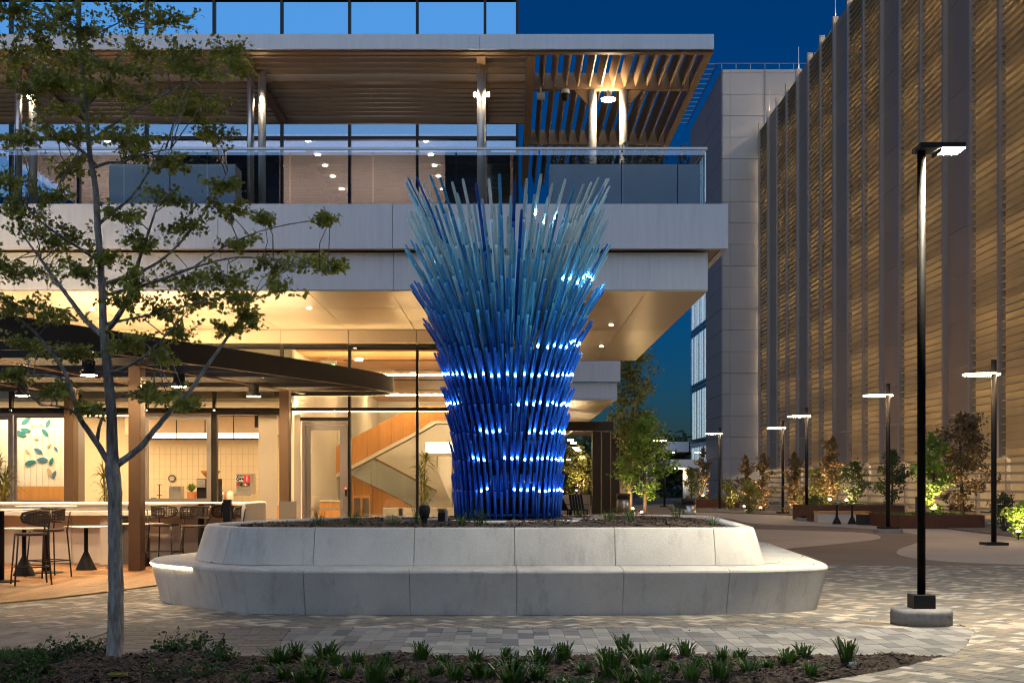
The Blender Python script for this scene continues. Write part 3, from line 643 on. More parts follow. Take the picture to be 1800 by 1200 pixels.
MB().lathe([(0.10, 0), (0.25, 0.16), (0.26, 0.20)], 20, (cx_(367), pY + 0.2, cz_(840))).build('hopper', 'amber', o)
o = mach('pastry_case', 'low dark pastry case with glass front on the cafe counter', 'display case', (cx_(316), 31.5, 0.95))
bx('frame', 'black', o, -8.72, -7.75, 32.3, 32.7, 0.60, 1.02); bx('window', 'glass_upper', o, -8.6, -7.9, 32.27, 32.29, 0.65, 0.95)
o = mach('toaster_oven', 'steel countertop oven beside the potted fern in the cafe', 'oven', (cx_(310), pY, 0.95)); bx('body', 'steel', o, cx_(297), cx_(319), pY, pY + 0.3, 0.952, cz_(854)); bx('door', 'speckle_grey', o, cx_(304), cx_(316), pY - 0.015, pY - 0.001, cz_(862), cz_(855))
def fern(name, label, X, Y, Z, pr, ph, h, n, mat='leaf_bright', pm='terracotta'):
    p = thing(name, label, 'plant', (X, Y, Z)); MB().lathe([(pr * 0.8, 0), (pr, ph), (pr * 0.9, ph), (pr * 0.88, ph - 0.02)], 18, (X, Y, Z)).build('pot', pm, p)
    m = MB()
    for _ in range(n):
        a = U(0, 6.28); l = U(0.5, 1) * h; e = U(0.5, 1.3); d = Vector((cos(a) * cos(e), sin(a) * cos(e), sin(e))); s = d.cross(Vector((0, 0, 1))).normalized() * l * 0.10; b = Vector((X, Y, Z + ph)); mid = b + d * l * 0.6; tip = b + d * l + Vector((0, 0, -l * 0.2)); m.add([b - s * 0.3, b + s * 0.3, mid + s, mid - s, tip], [(0, 1, 2, 3), (3, 2, 4)])
    m.build('foliage', mat, p); return p
fern('potted_fern', 'green fern in terracotta pot on the cafe counter', cx_(338), pY - 0.05, 0.953, 0.14, 0.30, 0.34, 60)
o = mach('cake_stand', 'slim black two tier stand on the cafe counter', 'stand', (cx_(280), pY, 0.95)); MB().tube([(cx_(280), pY, 0.953), (cx_(280), pY, 1.45)], 0.015, 8).build('stem', 'black', o)
for z, r in ((0.955, .06), (1.16, .07), (1.44, .07)): MB().lathe([(r, 0), (r, 0.015)], 16, (cx_(280), pY, z)).build('tier', 'black', o)
for k, (px, mm, hh) in enumerate(((386, 'black', .22), (389, 'black', .3), (393, 'steel', .36), (397, 'amber', .3), (400, 'steel', .26))):
    MB().lathe([(0.03, 0), (0.035, hh * .7), (0.02, hh * .8), (0.02, hh)], 12, (cx_(px), pY - 0.05, 0.952)).build('counter_bottle', mm); tag(bpy.context.scene.objects[-1] if False else COL.objects[-1], ['black squat canister on the cafe counter beside the grinder', 'taller black canister on the cafe counter beside the grinder', 'tall steel bottle in the row on the cafe counter', 'amber bottle in the row on the cafe counter', 'short steel bottle nearest the clear dispenser on the counter'][k], 'bottle', 'bottles on the cafe counter')
o = tag(MB().lathe([(0.09, 0), (0.10, 0.25), (0.06, 0.32), (0.02, 0.33)], 18, (cx_(407), pY - 0.1, 0.952)).build('water_dispenser', 'counter_white', None, True), 'pale rounded drink dispenser between the bottles and the soda machine', 'dispenser')
o = thing('menu_sign', 'small blue menu sign standing on the cafe counter', 'sign', (cx_(270), pY, 0.95)); bx('board', 'blue_leaf', o, cx_(265.5), cx_(274.5), pY, pY + 0.012, 0.98, 1.10); bx('foot', 'steel', o, cx_(265.5), cx_(274.5), pY - 0.02, pY + 0.03, 0.952, 0.978)
o = thing('round_wall_sign', 'round dark sign with pale lettering on the cream tile wall', 'sign', (cx_(302), 34.9, cz_(840)))
c = at(302, 840.5, 34.95); MB().tube([(c.x, 34.992, c.z), (c.x, 34.955, c.z)], 0.105, 28).build('disc', 'speckle_grey', o); dsc = COL.objects[-1]
for dz, hw in ((0.045, .05), (0.015, .075), (-0.02, .06), (-0.05, .05)): bx('print_line', 'counter_white', dsc, c.x - hw, c.x + hw, 34.948, 34.954, c.z + dz - 0.009, c.z + dz + 0.009)

# --- folding bar windows, greige panel and door
fw = thing('folding_window', 'folded open grey framed bar window panels above the bar', 'window', (-9, 27.9, 0))
zT = 3.0
def frame(parent, x0, x1, y, z0, z1, wd, mat='frame_grey', glass=True, name='sash'):
    bx(name + '_stile', mat, parent, x0, x0 + wd, y, y + 0.06, z0, z1); f = bx(name + '_stile', mat, parent, x1 - wd, x1, y, y + 0.06, z0, z1)
    bx(name + '_rail', mat, parent, x0 + wd, x1 - wd, y + 0.002, y + 0.058, z1 - wd, z1); bx(name + '_rail', mat, parent, x0 + wd, x1 - wd, y + 0.002, y + 0.058, z0, z0 + wd)
    if glass: bx('window_pane', 'glass', parent, x0 + wd, x1 - wd, y + 0.025, y + 0.035, z0 + wd, z1 - wd)
    return f
fX = lambda px: (px - HX) / F * 27.9
frame(fw, fX(-60), fX(22), 27.9, 1.05, zT, 0.10); frame(fw, fX(24), fX(130), 27.9, 1.05, zT, 0.06)
for k in range(3): bx('folded_sash', 'frame_grey', fw, fX(131) + k * 0.075, fX(131) + k * 0.075 + 0.06, 27.4, 27.95, 1.05, zT)
frame(fw, fX(262) - 0.12, fX(371), 27.9, 1.05, zT, 0.10, glass=False); bx('head_track', 'frame_grey', fw, fX(-60), fX(371), 27.88, 27.98, zT + 0.004, zT + 0.05)
bx('greige_panel', 'frost', off, fX(453), fX(486), 27.98, 28.04, 0.02, 3.02); bx('black_panel', 'black_matte', off, fX(441), fX(452.5), 28.3, 28.36, 2.75, 3.02)
bx('mullion', 'mullion', off, fX(375) - 0.05, fX(375) + 0.07, 27.93, 28.08, 0.02, 3.02); bx('greige_panel', 'frost', off, fX(516), fX(527), 27.98, 28.04, 0.02, 3.02)
door = thing('glass_door', 'tall grey metal framed glass entrance door with pull handle', 'door', (fX(570), 27.95, 0))
frame(door, fX(531), fX(611), 27.90, 0.03, 2.86, 0.07, name='door_frame', glass=False); lf_ = frame(door, fX(537), fX(606), 27.93, 0.05, 2.78, 0.11, name='leaf')
bx('mid_rail', 'steel', door, fX(545), fX(598), 27.92, 27.95, 0.90, 0.94); cr = bx('card_reader', 'black', door, fX(606.5), fX(609.5), 27.86, 27.90, 1.2, 1.36); bx('indicator', 'red_led', cr, fX(607), fX(609), 27.855, 27.86, 1.36, 1.39)
MB().tube([(fX(602), 27.86, 0.95), (fX(602), 27.86, 1.15)], 0.012, 8).build('pull_handle', 'steel', lf_)
bx('transom', 'mullion', off, fX(527), fX(614), 27.94, 28.08, 2.88, 2.96)
# --- atrium behind the door
atr = thing('atrium_room', 'tall lit lobby with oak plank ceiling behind the glass', 'room', (-2.5, 36, 0))
bx('floor', 'floor_int', atr, -4.88, 0.1, 28.2, 46, -0.002, 0.02); bx('back_wall', 'plaster', atr, -6.9, 0.1, 45.9, 46, 0.021, 4.5); bx('side_wall', 'plaster', atr, -4.88, -4.82, 35.2, 45.88, 0.021, 4.5)
for k in range(38): bx('ceiling_plank', 'oak_ceiling', atr, -4.8, 0.08, 28.24 + k * 0.46, 28.24 + k * 0.46 + 0.44, 4.46, 4.5)
for k, y in enumerate((30.2, 32.9, 36, 40)): bx('ceiling_slot', 'black', atr, -4.0 + (k % 2), -1.2 + (k % 2), y, y + 0.05, 4.44, 4.456)
for X, Y in ((-3.6, 30), (-1.6, 31), (-2.6, 34), (-0.6, 33)): MB().lathe([(0.09, 0), (0.09, 0.02)], 16, (X, Y, 4.425)).build('downlight', 'downlight', atr)
for y in (34.3, 42): bx('light_slot', 'slot', atr, -4.6, -0.2, y, y + 0.05, 4.43, 4.458)
bx('hidden_fill_strip', 'slot', atr, -4.8, 0.08, 28.14, 28.26, 3.11, 3.165); bx('side_wall', 'plaster', atr, -4.89, -4.84, 28.22, 35.19, 0.021, 4.5)  # hidden glowing strip added behind the transom to brighten the oak ceiling
bx('lounge_cove', 'cove_soft', atr, -2.9, 0.05, 43.6, 44.0, 2.55, 2.9); bx('lounge_bulkhead', 'plaster', atr, -3.3, 0.05, 42.6, 43.4, 2.42, 2.5)
for k in range(6): bx('wall_frame', 'mullion', atr, -3.2 + k * 0.55, -3.175 + k * 0.55, 45.84, 45.89, 0.03, 2.5)
st = thing('staircase', 'oak clad switchback staircase with white trim and glass rail in the lobby', 'staircase', (-2.6, 36, 0))
YS = 35.0
def slab(pts, y0, y1, name, mat, D=YS):
    q = [at(a, b, D) for a, b in pts]; n = len(q); m = MB(); m.add([(p.x, y0, p.z) for p in q] + [(p.x, y1, p.z) for p in q], [tuple(range(n)), tuple(range(2 * n - 1, n - 1, -1))] + [(n + i, n + (i + 1) % n, (i + 1) % n, i) for i in range(n)]); return m.build(name, mat, st)
NP = 9
for k in range(NP):
    a, b = k / NP, (k + 1) / NP - 0.004
    tp = lambda t: (540 + 190 * t, 810 - 97 * t); bt = lambda t: (540 + 190 * t, 858.5 - 101 * t)
    slab([tp(a), tp(b), bt(b), bt(a)], YS, YS + 0.12, 'balustrade_panel', 'oak')
for k in range(4):
    a = 730 + k * 26; slab([(a, 713), (a + 25.7, 713), (a + 25.7, 738 if k else 740), (a, 738 if k else 757.5)], YS, YS + 0.12, 'balustrade_panel', 'oak')
slab([(540, 859), (730, 758), (765, 739), (765, 744.5), (735, 762), (540, 866)], YS - 0.02, YS + 0.6, 'white_trim', 'plaster'); slab([(765.2, 738.5), (840, 738.5), (840, 744), (765.2, 744)], YS - 0.02, YS + 0.6, 'white_trim', 'plaster')
slab([(655, 802), (768, 861), (768, 865), (655, 806)], YS + 0.9, YS + 0.98, 'handrail', 'bronze', YS + 0.9)
slab([(612, 810), (655, 806), (768, 865), (740, 905), (707, 880), (617, 836)], YS + 0.93, YS + 0.945, 'glass_balustrade', 'guard', YS + 0.9)
for k in range(6):
    a = k / 6; b = a + 1 / 6 - 0.004; f_ = lambda t: (560 + 190 * t, 806 + 94 * t); slab([f_(a), f_(b), (560 + 190 * b, 905), (560 + 190 * a, 905)], YS + 1.0, YS + 1.12, 'stringer_panel', 'oak', YS + 1.0)
slab([(600, 800), (760, 800), (800, 905), (600, 905)], YS + 2.6, YS + 2.7, 'back_panel', 'plaster', YS + 2.6)
o = thing('exit_sign', 'small green lit EXIT sign hanging inside the lobby glass', 'sign', at(577, 641, 29.5)); c = at(577, 641, 29.5); eb = bx('box', 'frame_grey', o, c.x - .20, c.x + .20, 29.5, 29.56, c.z - 0.03, c.z + 0.10); text_part('lettering', 'EXIT', 'exit_green', eb, (c.x, 29.48, c.z - 0.05), 0.16); bx('stem', 'frame_grey', o, c.x - .01, c.x + .01, 29.52, 29.54, c.z + 0.102, 4.455)
o = thing('reception_desk', 'pale oak reception desk just inside the glass door', 'desk', at(575, 905, 31)); bx('body', 'oak', o, -4.7, -4.0, 31.0, 31.6, 0.03, 1.02); bx('top', 'counter_white', o, -4.72, -3.97, 30.96, 31.64, 1.025, 1.06)
for k, (px, lab) in enumerate(((628, 'grey speckled recycling cabinet nearest the glass door in the lobby'), (643, 'second grey speckled recycling cabinet in the lobby'))):
    c = at(px, 900, 33); o = thing('cabinet', lab, 'cabinet', (c.x, 33, 0), 'lobby cabinets'); ca_ = bx('carcass', 'oak', o, c.x - 0.11, c.x + 0.11, 33.0, 33.4, 0.03, 1.16); bx('cabinet_door', 'speckle_grey', ca_, c.x - 0.085, c.x + 0.085, 32.98, 32.999, 0.06, 1.1)
def chair(label, X, Y):
    o = thing('lounge_chair', label, 'chair', (X, Y, 0), 'lobby lounge chairs'); bx('seat', 'cushion', o, X - .28, X + .28, Y - .28, Y + .28, .30, .44, .03); bx('backrest', 'cushion', o, X - .28, X + .28, Y + .2, Y + .3, .442, .84, .03)
    for a in (-1, 1):
        for b in (-1, 1): bx('leg', 'oak', o, X + a * .24 - .02, X + a * .24 + .02, Y + b * .24 - .02, Y + b * .24 + .02, .021, .299)
for k, px in enumerate((690, 716, 768, 786)): chair(['pale lounge chair beside the recycling cabinets', 'pale lounge chair in front of the lobby palm', 'pale lounge chair behind the black garden speaker', 'pale lounge chair nearest the blue sculpture in the lobby'][k], (px - HX) / F * 33, 33)
def dracaena(label, px, Y, h, n, z0=0.02, pot=True, fan=0.42):
    X = (px - HX) / F * Y; p = thing('dracaena_plant', label, 'plant', (X, Y, z0))
    if pot: MB().lathe([(0.18, 0), (0.24, 0.42), (0.22, 0.42), (0.21, 0.38)], 20, (X, Y, z0)).build('pot', 'counter_white', p)
    stm = MB(); m = MB()
    heads = [(U(-.12, .12), U(-.1, .1), hh) for hh in (h * 0.55, h * 0.7, h * 0.85, h)]
    for dx, dy, hh in heads:
        stm.tube([(X, Y, z0 + 0.3), (X + dx * 0.6, Y + dy * 0.6, z0 + hh * 0.6), (X + dx, Y + dy, z0 + hh)], [0.025, 0.02, 0.015], 6)
        for _ in range(n):
            a = U(0, 6.28); e = U(-0.5, 1.4); l = U(0.6, 1) * fan; d = Vector((cos(a) * cos(e), sin(a) * cos(e), sin(e))); b = Vector((X + dx, Y + dy, z0 + hh - U(0, 0.25))); s = d.cross(Vector((0.1, 0.2, 1))).normalized() * 0.014; tip = b + d * l + Vector((0, 0, -0.25 * l * cos(e))); md = b + d * l * 0.55; m.add([b - s, b + s, md + s, md - s, tip], [(0, 1, 2, 3), (3, 2, 4)])
    stm.build('stem', 'bark_dark', p); m.build('foliage', 'leaf_mid', p)
dracaena('tall spiky potted palm standing inside the lobby glass beside the staircase', 742, 30.0, 2.15, 46)
dracaena('spiky potted palm behind the bar seen beside the young tree trunk', 187, 26.5, 1.75, 34)
dracaena('drooping spiky potted palm at the picture edge beside the leaf wall', 2, 26.5, 1.9, 46, fan=0.6)

# ================================================================== PLANTER BENCH
class Loop:
    def __init__(s, plan, n=24):
        s.P = catmull([(a, b, 0) for a, b in plan], n, True); N = len(s.P); s.n = N; s.nrm = []; s.cum = [0]
        for i in range(N):
            t = s.P[(i + 3) % N] - s.P[i - 3]; t.normalize(); s.nrm.append(Vector((-t.y, t.x, 0)))       # inward
        for i in range(N): s.cum.append(s.cum[-1] + (s.P[(i + 1) % N] - s.P[i]).length)
        s.per = s.cum[-1]
    def at(s, d):
        d %= s.per; lo, hi = 0, s.n
        while hi - lo > 1:
            m_ = (lo + hi) // 2
            if s.cum[m_] <= d: lo = m_
            else: hi = m_
        t = (d - s.cum[lo]) / (s.cum[lo + 1] - s.cum[lo]); a, b = lo, (lo + 1) % s.n
        return s.P[a].lerp(s.P[b], t), s.nrm[a].lerp(s.nrm[b], t).normalized()
    def front(s, x): return s.cum[min((i for i in range(s.n) if s.P[i].y < 15.0), key=lambda i: abs(s.P[i].x - x))]
SEAT = Loop(PLAN)
RIM = Loop([(-3.30, 14.82), (-2.6, 14.64), (-1.5, 14.61), (0, 14.6), (1.5, 14.61), (2.35, 14.63), (2.82, 14.70), (3.05, 14.95), (3.13, 15.7), (3.25, 17.5), (3.38, 19.5), (3.36, 20.3), (3.0, 20.75), (2.2, 20.85), (0, 20.4), (-2.5, 19.5), (-3.42, 18.2), (-4.0, 16.65), (-4.0, 15.95), (-3.78, 15.4)])
outline = SEAT.at; PER = SEAT.per; cum = SEAT.cum; N_ = SEAT.n
planter = thing('planter_bench', 'round pale precast concrete planter with wraparound bench seat below the blue sculpture', 'planter', (0, 17.5, 0))
LOW = [(0.13, 0.0), (0.012, 0.455), (0.0, 0.485), (0.006, 0.508), (0.03, 0.522), (0.07, 0.527), (0.80, 0.532), (0.80, 0.28), (0.42, 0.0)]
UPR = [(0.0, 0.5335), (0.125, 0.945), (0.138, 0.962), (0.163, 0.97), (0.285, 0.97), (0.305, 0.955), (0.31, 0.60), (0.10, 0.5335)]
def block(loop, prof, sa, sb, name, gap=0.0035):
    m = MB(); n = max(9, int((sb - sa) / 0.12)); k = len(prof); v = []
    for i in range(n + 1):
        p, q = loop.at(sa + gap + (sb - sa - 2 * gap) * i / n); v += [(p.x + q.x * o_, p.y + q.y * o_, z) for o_, z in prof]
    f = [(i * k + a, (i + 1) * k + a, (i + 1) * k + (a + 1) % k, i * k + (a + 1) % k) for i in range(n) for a in range(k)]
    f += [tuple(range(k)), tuple(n * k + a for a in range(k - 1, -1, -1))]
    m.add(v, f); o = m.build(name, 'concrete', planter, True); o.data.set_sharp_from_angle(angle=radians(28)); bev(o, 0.005, 2); o.modifiers[0].harden_normals = True; return o
for loop, prof, name, x0 in ((SEAT, LOW, 'seat_block', 0.06), (RIM, UPR, 'back_block', 0.05)):
    ns = round(loop.per / 1.2); st0 = loop.front(x0)
    for i in range(ns):
        if i == 3: continue
        block(loop, prof, st0 + loop.per * i / ns, st0 + loop.per * (i + (2 if i == 2 else 1)) / ns, name)      # one longer unit turns the corner on the lamp side
def loop_core(loop, prof, name, mat):
    m = MB(); k = len(prof); n = 160; v = []
    for i in range(n):
        p, q = loop.at(loop.per * i / n); v += [(p.x + q.x * o_, p.y + q.y * o_, z) for o_, z in prof]
    m.add(v, [(i * k + a, ((i + 1) % n) * k + a, ((i + 1) % n) * k + (a + 1) % k, i * k + (a + 1) % k) for i in range(n) for a in range(k)]); return m.build(name, mat, planter)
loop_core(SEAT, [(0.145, 0.0), (0.03, 0.45), (0.04, 0.5), (0.08, 0.515), (0.6, 0.515), (0.4, 0.0)], 'joint_core', 'joint')
loop_core(RIM, [(0.02, 0.54), (0.14, 0.935), (0.17, 0.955), (0.28, 0.955), (0.29, 0.6)], 'joint_core', 'joint')
# LED strip under the seat nosing on the side facing the deck
lm = MB(); sA = None
for i in range(N_):
    if sA is None and OUT[i].x < -4.3 and OUT[i].y < 16.0: sA = cum[i]
ss = [sA + (PER - sA) * t / 14 for t in range(15)]
pp = [outline(s) for s in ss]; lm.tube([(p.x + q.x * 0.004, p.y + q.y * 0.004, 0.478) for p, q in pp], 0.012, 6); lm.build('led_strip', 'lamp_strip', planter)
# soil
TX, TY = -0.02, 17.5
m = MB(); rings = 14; n = 120; v = []
def soilz(t, a): return 0.90 + 0.11 * (1 - t) ** 0.5 + 0.012 * sin(a * 9 + t * 8) * (t < 0.99)
for j in range(rings + 1):
    t = 1 - j / rings * 0.97
    for i in range(n):
        p, q = RIM.at(RIM.per * i / n); e = Vector((p.x + q.x * 0.305, p.y + q.y * 0.305)); x = TX + (e.x - TX) * t; y = TY + (e.y - TY) * t; v.append((x, y, soilz(t, i / n * 6.28) + U(-0.008, 0.008)))
m.add(v, [(j * n + i, j * n + (i + 1) % n, (j + 1) * n + (i + 1) % n, (j + 1) * n + i) for j in range(rings) for i in range(n)] + [tuple(rings * n + i for i in range(n))]); m.build('soil', 'mulch', planter, True)
def soilpt():
    s = U(0, RIM.per); t = sqrt(U(0.12, 0.97)); p, q = RIM.at(s); e = p + q * 0.305
    return (TX + (e.x - TX) * t, TY + (e.y - TY) * t, soilz(t, s / RIM.per * 6.28) + 0.002)
stuff(tag(chips(6500, soilpt, 0.012, 0.045).build('planter_mulch', 'chips'), 'shredded brown mulch covering the soil inside the round planter', 'mulch'))
m = MB(); prof = [(0.92, 0.0), (0.92, 0.045), (1.25, 0.04), (1.27, 0.0)]; m.lathe(prof + [prof[0]], 64, (TX, TY, 0.955), cap=False); tag(m.build('footing_ring', 'concrete'), 'pale concrete ring set in the mulch around the sculpture foot', 'footing')
# tufts and stones in the planter
def tuft_mesh(name, n, h0, h1, wd, mat, spread=0.05, lean=0.7):
    m = MB()
    for _ in range(n):
        a = U(0, 6.28); r = spread * sqrt(R()); h = U(h0, h1); l = U(0.15, lean) * h; b = Vector((cos(a) * r, sin(a) * r, 0)); a2 = a + U(-0.6, 0.6); d = Vector((cos(a2), sin(a2), 0)); s = Vector((-sin(a2), cos(a2), 0)) * wd * U(0.7, 1.2)
        p1 = b + d * l * 0.25 + Vector((0, 0, h * 0.5)); p2 = b + d * l * 0.7 + Vector((0, 0, h * 0.9)); p3 = b + d * l * 1.15 + Vector((0, 0, h * U(0.85, 1.0)))
        m.add([b - s * 0.7, b + s * 0.7, p1 + s, p1 - s, p2 + s * 0.8, p2 - s * 0.8, p3], [(0, 1, 2, 3), (3, 2, 4, 5), (5, 4, 6)])
    return m.mesh(name, mat)
gt = [tuft_mesh('blades', 60, 0.10, 0.30, 0.003, 'leaf_strap', 0.06, 0.9) for _ in range(3)]
for k, (px, D) in enumerate(((622, 15.9), (690, 15.7), (735, 16.0), (812, 15.9), (845, 15.75), (1018, 18.9), (1105, 18.5), (1108, 16.8), (1070, 16.4), (1188, 19.2), (560, 15.8), (1255, 16.2))):
    nth = sum(1 for a in (622, 690, 735, 812, 845, 1018, 1105, 1108, 1070, 1188, 560, 1255) if a < px)
    o = inst('grass_tuft', gt[k % 3], None, ((px - HX) / F * D, D, 0.93), (0, 0, U(0, 6)), U(0.6, 1.1)); tag(o, ORD[nth] + ' fine grass tuft along the planter mulch counted from the deck side', 'grass tuft', 'grass tufts in the round planter')
def rock(label, px, D, r):
    m = MB(); n1, n2 = 7, 10; v = []
    for i in range(n1 + 1):
        for j in range(n2):
            t = pi * i / n1; a = 2 * pi * j / n2; q = 1 + U(-0.16, 0.16); v.append((r * 1.4 * q * sin(t) * cos(a), r * q * sin(t) * sin(a), r * 0.7 * q * cos(t)))
    m.add(v, [(i * n2 + j, i * n2 + (j + 1) % n2, (i + 1) * n2 + (j + 1) % n2, (i + 1) * n2 + j) for i in range(n1) for j in range(n2)])
    o = m.build('stone', 'gravel', None, True); o.location = ((px - HX) / F * D, D, 0.965); tag(o, label, 'stone')
rock('brown rounded stone at the foot of the blue sculpture', 901, 16.05, 0.085); rock('long tan stone on the mulch near the black bench chair', 1052, 17.6, 0.11); rock('tan stone on the mulch next to the garden speaker', 722, 16.2, 0.10); rock('dark stone behind the grass tuft on the mulch', 690, 17.4, 0.11)
# garden speaker, fixture box, plaque
c = at(746, 885, 16.0); o = thing('garden_speaker', 'black bulbous garden speaker on a stake in the planter', 'speaker', (c.x, 16, 0.95)); MB().lathe([(0.03, 0), (0.04, 0.10)], 12, (c.x, 16, 0.94)).build('stake', 'black', o); MB().lathe([(0.035, 0.10), (0.06, 0.14), (0.075, 0.20), (0.072, 0.26), (0.05, 0.285)], 20, (c.x, 16, 0.93)).build('housing', 'black', o, True)
c = at(778, 900, 16.4); o = thing('fixture_box', 'black box light fixture with grey side plate in the planter', 'light fixture', (c.x, 16.4, 0.95)); bx('housing', 'black', o, c.x - .06, c.x + .035, 16.35, 16.5, 0.96, 1.11); bx('side_plate', 'frame_grey', o, c.x + .036, c.x + .06, 16.3, 16.5, 0.955, 1.14)
c = at(1195, 890, 20.0); o = thing('plaque_stand', 'small black plaque stand with tilted plate in the planter mulch', 'sign', (c.x, 20, 0.9)); bx('post', 'black', o, c.x - .008, c.x + .008, 19.99, 20.01, 0.88, 1.13); MB().add([(c.x - .09, 19.9, 1.12), (c.x + .10, 19.9, 1.09), (c.x + .06, 20.1, 1.17), (c.x - .10, 20.1, 1.19), (c.x - .09, 19.9, 1.105), (c.x + .10, 19.9, 1.075), (c.x + .06, 20.1, 1.155), (c.x - .10, 20.1, 1.175)], [(0, 1, 2, 3), (7, 6, 5, 4), (0, 4, 5, 1), (1, 5, 6, 2), (2, 6, 7, 3), (3, 7, 4, 0)]).build('plate', 'black', o)

# ================================================================== BLUE SCULPTURE
sc = thing('blue_sculpture', 'tall flared sculpture of stacked glossy tubes shading from deep blue to pale aqua', 'sculpture', (TX, TY, 0.97))
zpx = lambda py: EYE + (HY - py) / (F / TY)
HWM = TY / F
# kink row py, kink radius px, tip py, tip radius px, lower end py, lower radius px
TIER = [(862, 95, 834, 100, 907, 91), (808, 96, 778, 104, 872, 86), (760, 100, 728, 111, 822, 85), (711, 106, 682, 119, 778, 84), (660, 113, 622, 131, 734, 84), (605, 125, 566, 150, 692, 86),
        (547, 141, 501, 172, 652, 86), (490, 148, 434, 181, 612, 84), (437, 149, 378, 178, 574, 82), (384, 148, 324, 180, 534, 78)]
NT = 52; TRS = [0.0205, 0.0205, 0.0205, 0.021, 0.021, 0.0215, 0.0215, 0.022, 0.0225, 0.023]
LIT = {0: lambda x: 838 < x < 862 or 903 < x, 1: lambda x: 832 < x < 858 or 884 < x, 2: lambda x: 842 < x < 884 or 924 < x, 3: lambda x: 903 < x or x < 806, 4: lambda x: True, 5: lambda x: x > 936, 7: lambda x: x > 985, 9: lambda x: 940 < x < 985}
def tube_meshes(k):
    ky, kr, ty, tr, ly, lr = TIER[k]
    TR = TRS[k]; K = Vector((kr * HWM, 0, zpx(ky))); T = Vector((tr * HWM, 0, zpx(ty))); B = Vector((lr * HWM, 0, zpx(ly)))
    o0 = Vector((0, 0, 0))
    lo = MB(); lo.tube([B, K - (K - B) * 0.04, K], [TR, TR, TR * 0.97], 10)
    d = (T - K).normalized(); out_ = Vector((d.z, 0, -d.x)); side = Vector((0, 1, 0)); L_ = (T - K).length
    m = lo; n = 7; prof = []
    for i in range(n + 1):
        a = pi * 0.5 + pi * i / n * 1.0; prof.append((cos(a), sin(a)))        # inner half, opening outwards
    rows = [(0.0, 1.0, 1.0), (0.15, 0.93, 1), (0.86, 0.9, 1), (0.97, 0.72, 0.9), (1.0, 0.42, 0.6)]
    v = []
    for t, wd, dp in rows:
        c_ = K + d * (L_ * t)
        v += [c_ + out_ * (p[0] * TR * dp) + side * (p[1] * TR * wd) for p in prof] + [c_ + out_ * (p[0] * TR * 0.72 * dp + 0.001) + side * (p[1] * TR * 0.78 * wd) for p in prof[::-1]]
    q = 2 * (n + 1); f = [(i * q + a, i * q + (a + 1) % q, (i + 1) * q + (a + 1) % q, (i + 1) * q + a) for i in range(len(rows) - 1) for a in range(q)] + [tuple(range(q - 1, -1, -1)), tuple((len(rows) - 1) * q + a for a in range(q))]
    m.add(v, f); return m
back = MB(); back_hi = MB()
led_mesh = {}
for k in range(len(TIER)):
    tm = tube_meshes(k); base = tm.mesh('tube', 'tube_%d' % k, True)
    acc = [base]
    if k >= 7:
        for mm in ('tube_accent', 'tube_sky'):
            b2 = base.copy(); b2.materials.clear(); b2.materials.append(MATS[mm]); acc.append(b2)
    if k < 9:
        b2 = base.copy(); b2.materials.clear(); b2.materials.append(MATS['tube_%d' % (k + 1)]); nxt = b2
    else: nxt = base
    ky, kr = TIER[k][0], TIER[k][1]; K = Vector((kr * HWM, 0, zpx(ky))); T = Vector((TIER[k][3] * HWM, 0, zpx(TIER[k][2]))); d = (T - K).normalized(); out_ = Vector((d.z, 0, -d.x))
    led = MB().tube([K + d * 0.003 + out_ * 0.005, K + d * 0.014 + out_ * 0.005, K + d * 0.020 + out_ * 0.004], [0.0095, 0.0095, 0.004], 10).mesh('led', 'led_blue')
    for i in range(NT):
        a = (i + 0.5 * (k % 2)) / NT * 2 * pi + U(-0.015, 0.015); dz = U(-0.02, 0.02) * (1 if k < 5 else 2.5 if k < 7 else 4) - (K.z - EYE) * (T.x / TY) * abs(sin(a)) * 0.9      # each tier dips towards front and rear
        if sin(a) < 0.02:
            me = base
            if k >= 7: me = random.choices(acc, (8, 1, 1.2))[0]
            if me is base and R() < 0.25: me = nxt
            ob = inst('tube', me, sc, (TX, TY, dz), (0, 0, a))
            px = HX + (TX + K.x * cos(a)) * F / (TY + K.x * sin(a))
            if k in LIT and LIT[k](px) and sin(a) < -0.0: lo_ = bpy.data.objects.new('led', led); COL.objects.link(lo_); lo_.parent = ob
        else:
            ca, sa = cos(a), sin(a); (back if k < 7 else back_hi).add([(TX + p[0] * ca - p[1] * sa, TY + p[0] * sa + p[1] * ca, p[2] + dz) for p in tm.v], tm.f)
inner = {7: MB(), 8: MB()}
for (ky, kr, ty, tr, ly, lr), mk in (((575, 124, 532, 147, 672, 80), 7), ((520, 130, 468, 156, 632, 78), 7), ((464, 131, 408, 158, 592, 76), 8), ((412, 131, 354, 158, 555, 74), 8)):
    TIER.append((ky, kr, ty, tr, ly, lr)); TRS.append(0.0205); tm = tube_meshes(len(TIER) - 1); TIER.pop(); TRS.pop()
    for i in range(44):
        a = (i + R() * 0.5) / 44 * 2 * pi; ca, sa = cos(a), sin(a); dz = U(-0.09, 0.09) - (zpx(ky) - EYE) * (tr * HWM / TY) * abs(sa) * 0.9
        inner[mk].add([(TX + p[0] * ca - p[1] * sa, TY + p[0] * sa + p[1] * ca, p[2] + dz) for p in tm.v], tm.f)
for mk in inner: stuff(inner[mk].build('inner_tubes', 'tube_%d' % mk, sc, True))
stuff(back.build('rear_tubes', 'tube_back', sc, True)); stuff(back_hi.build('rear_upper_tubes', 'tube_8', sc, True))
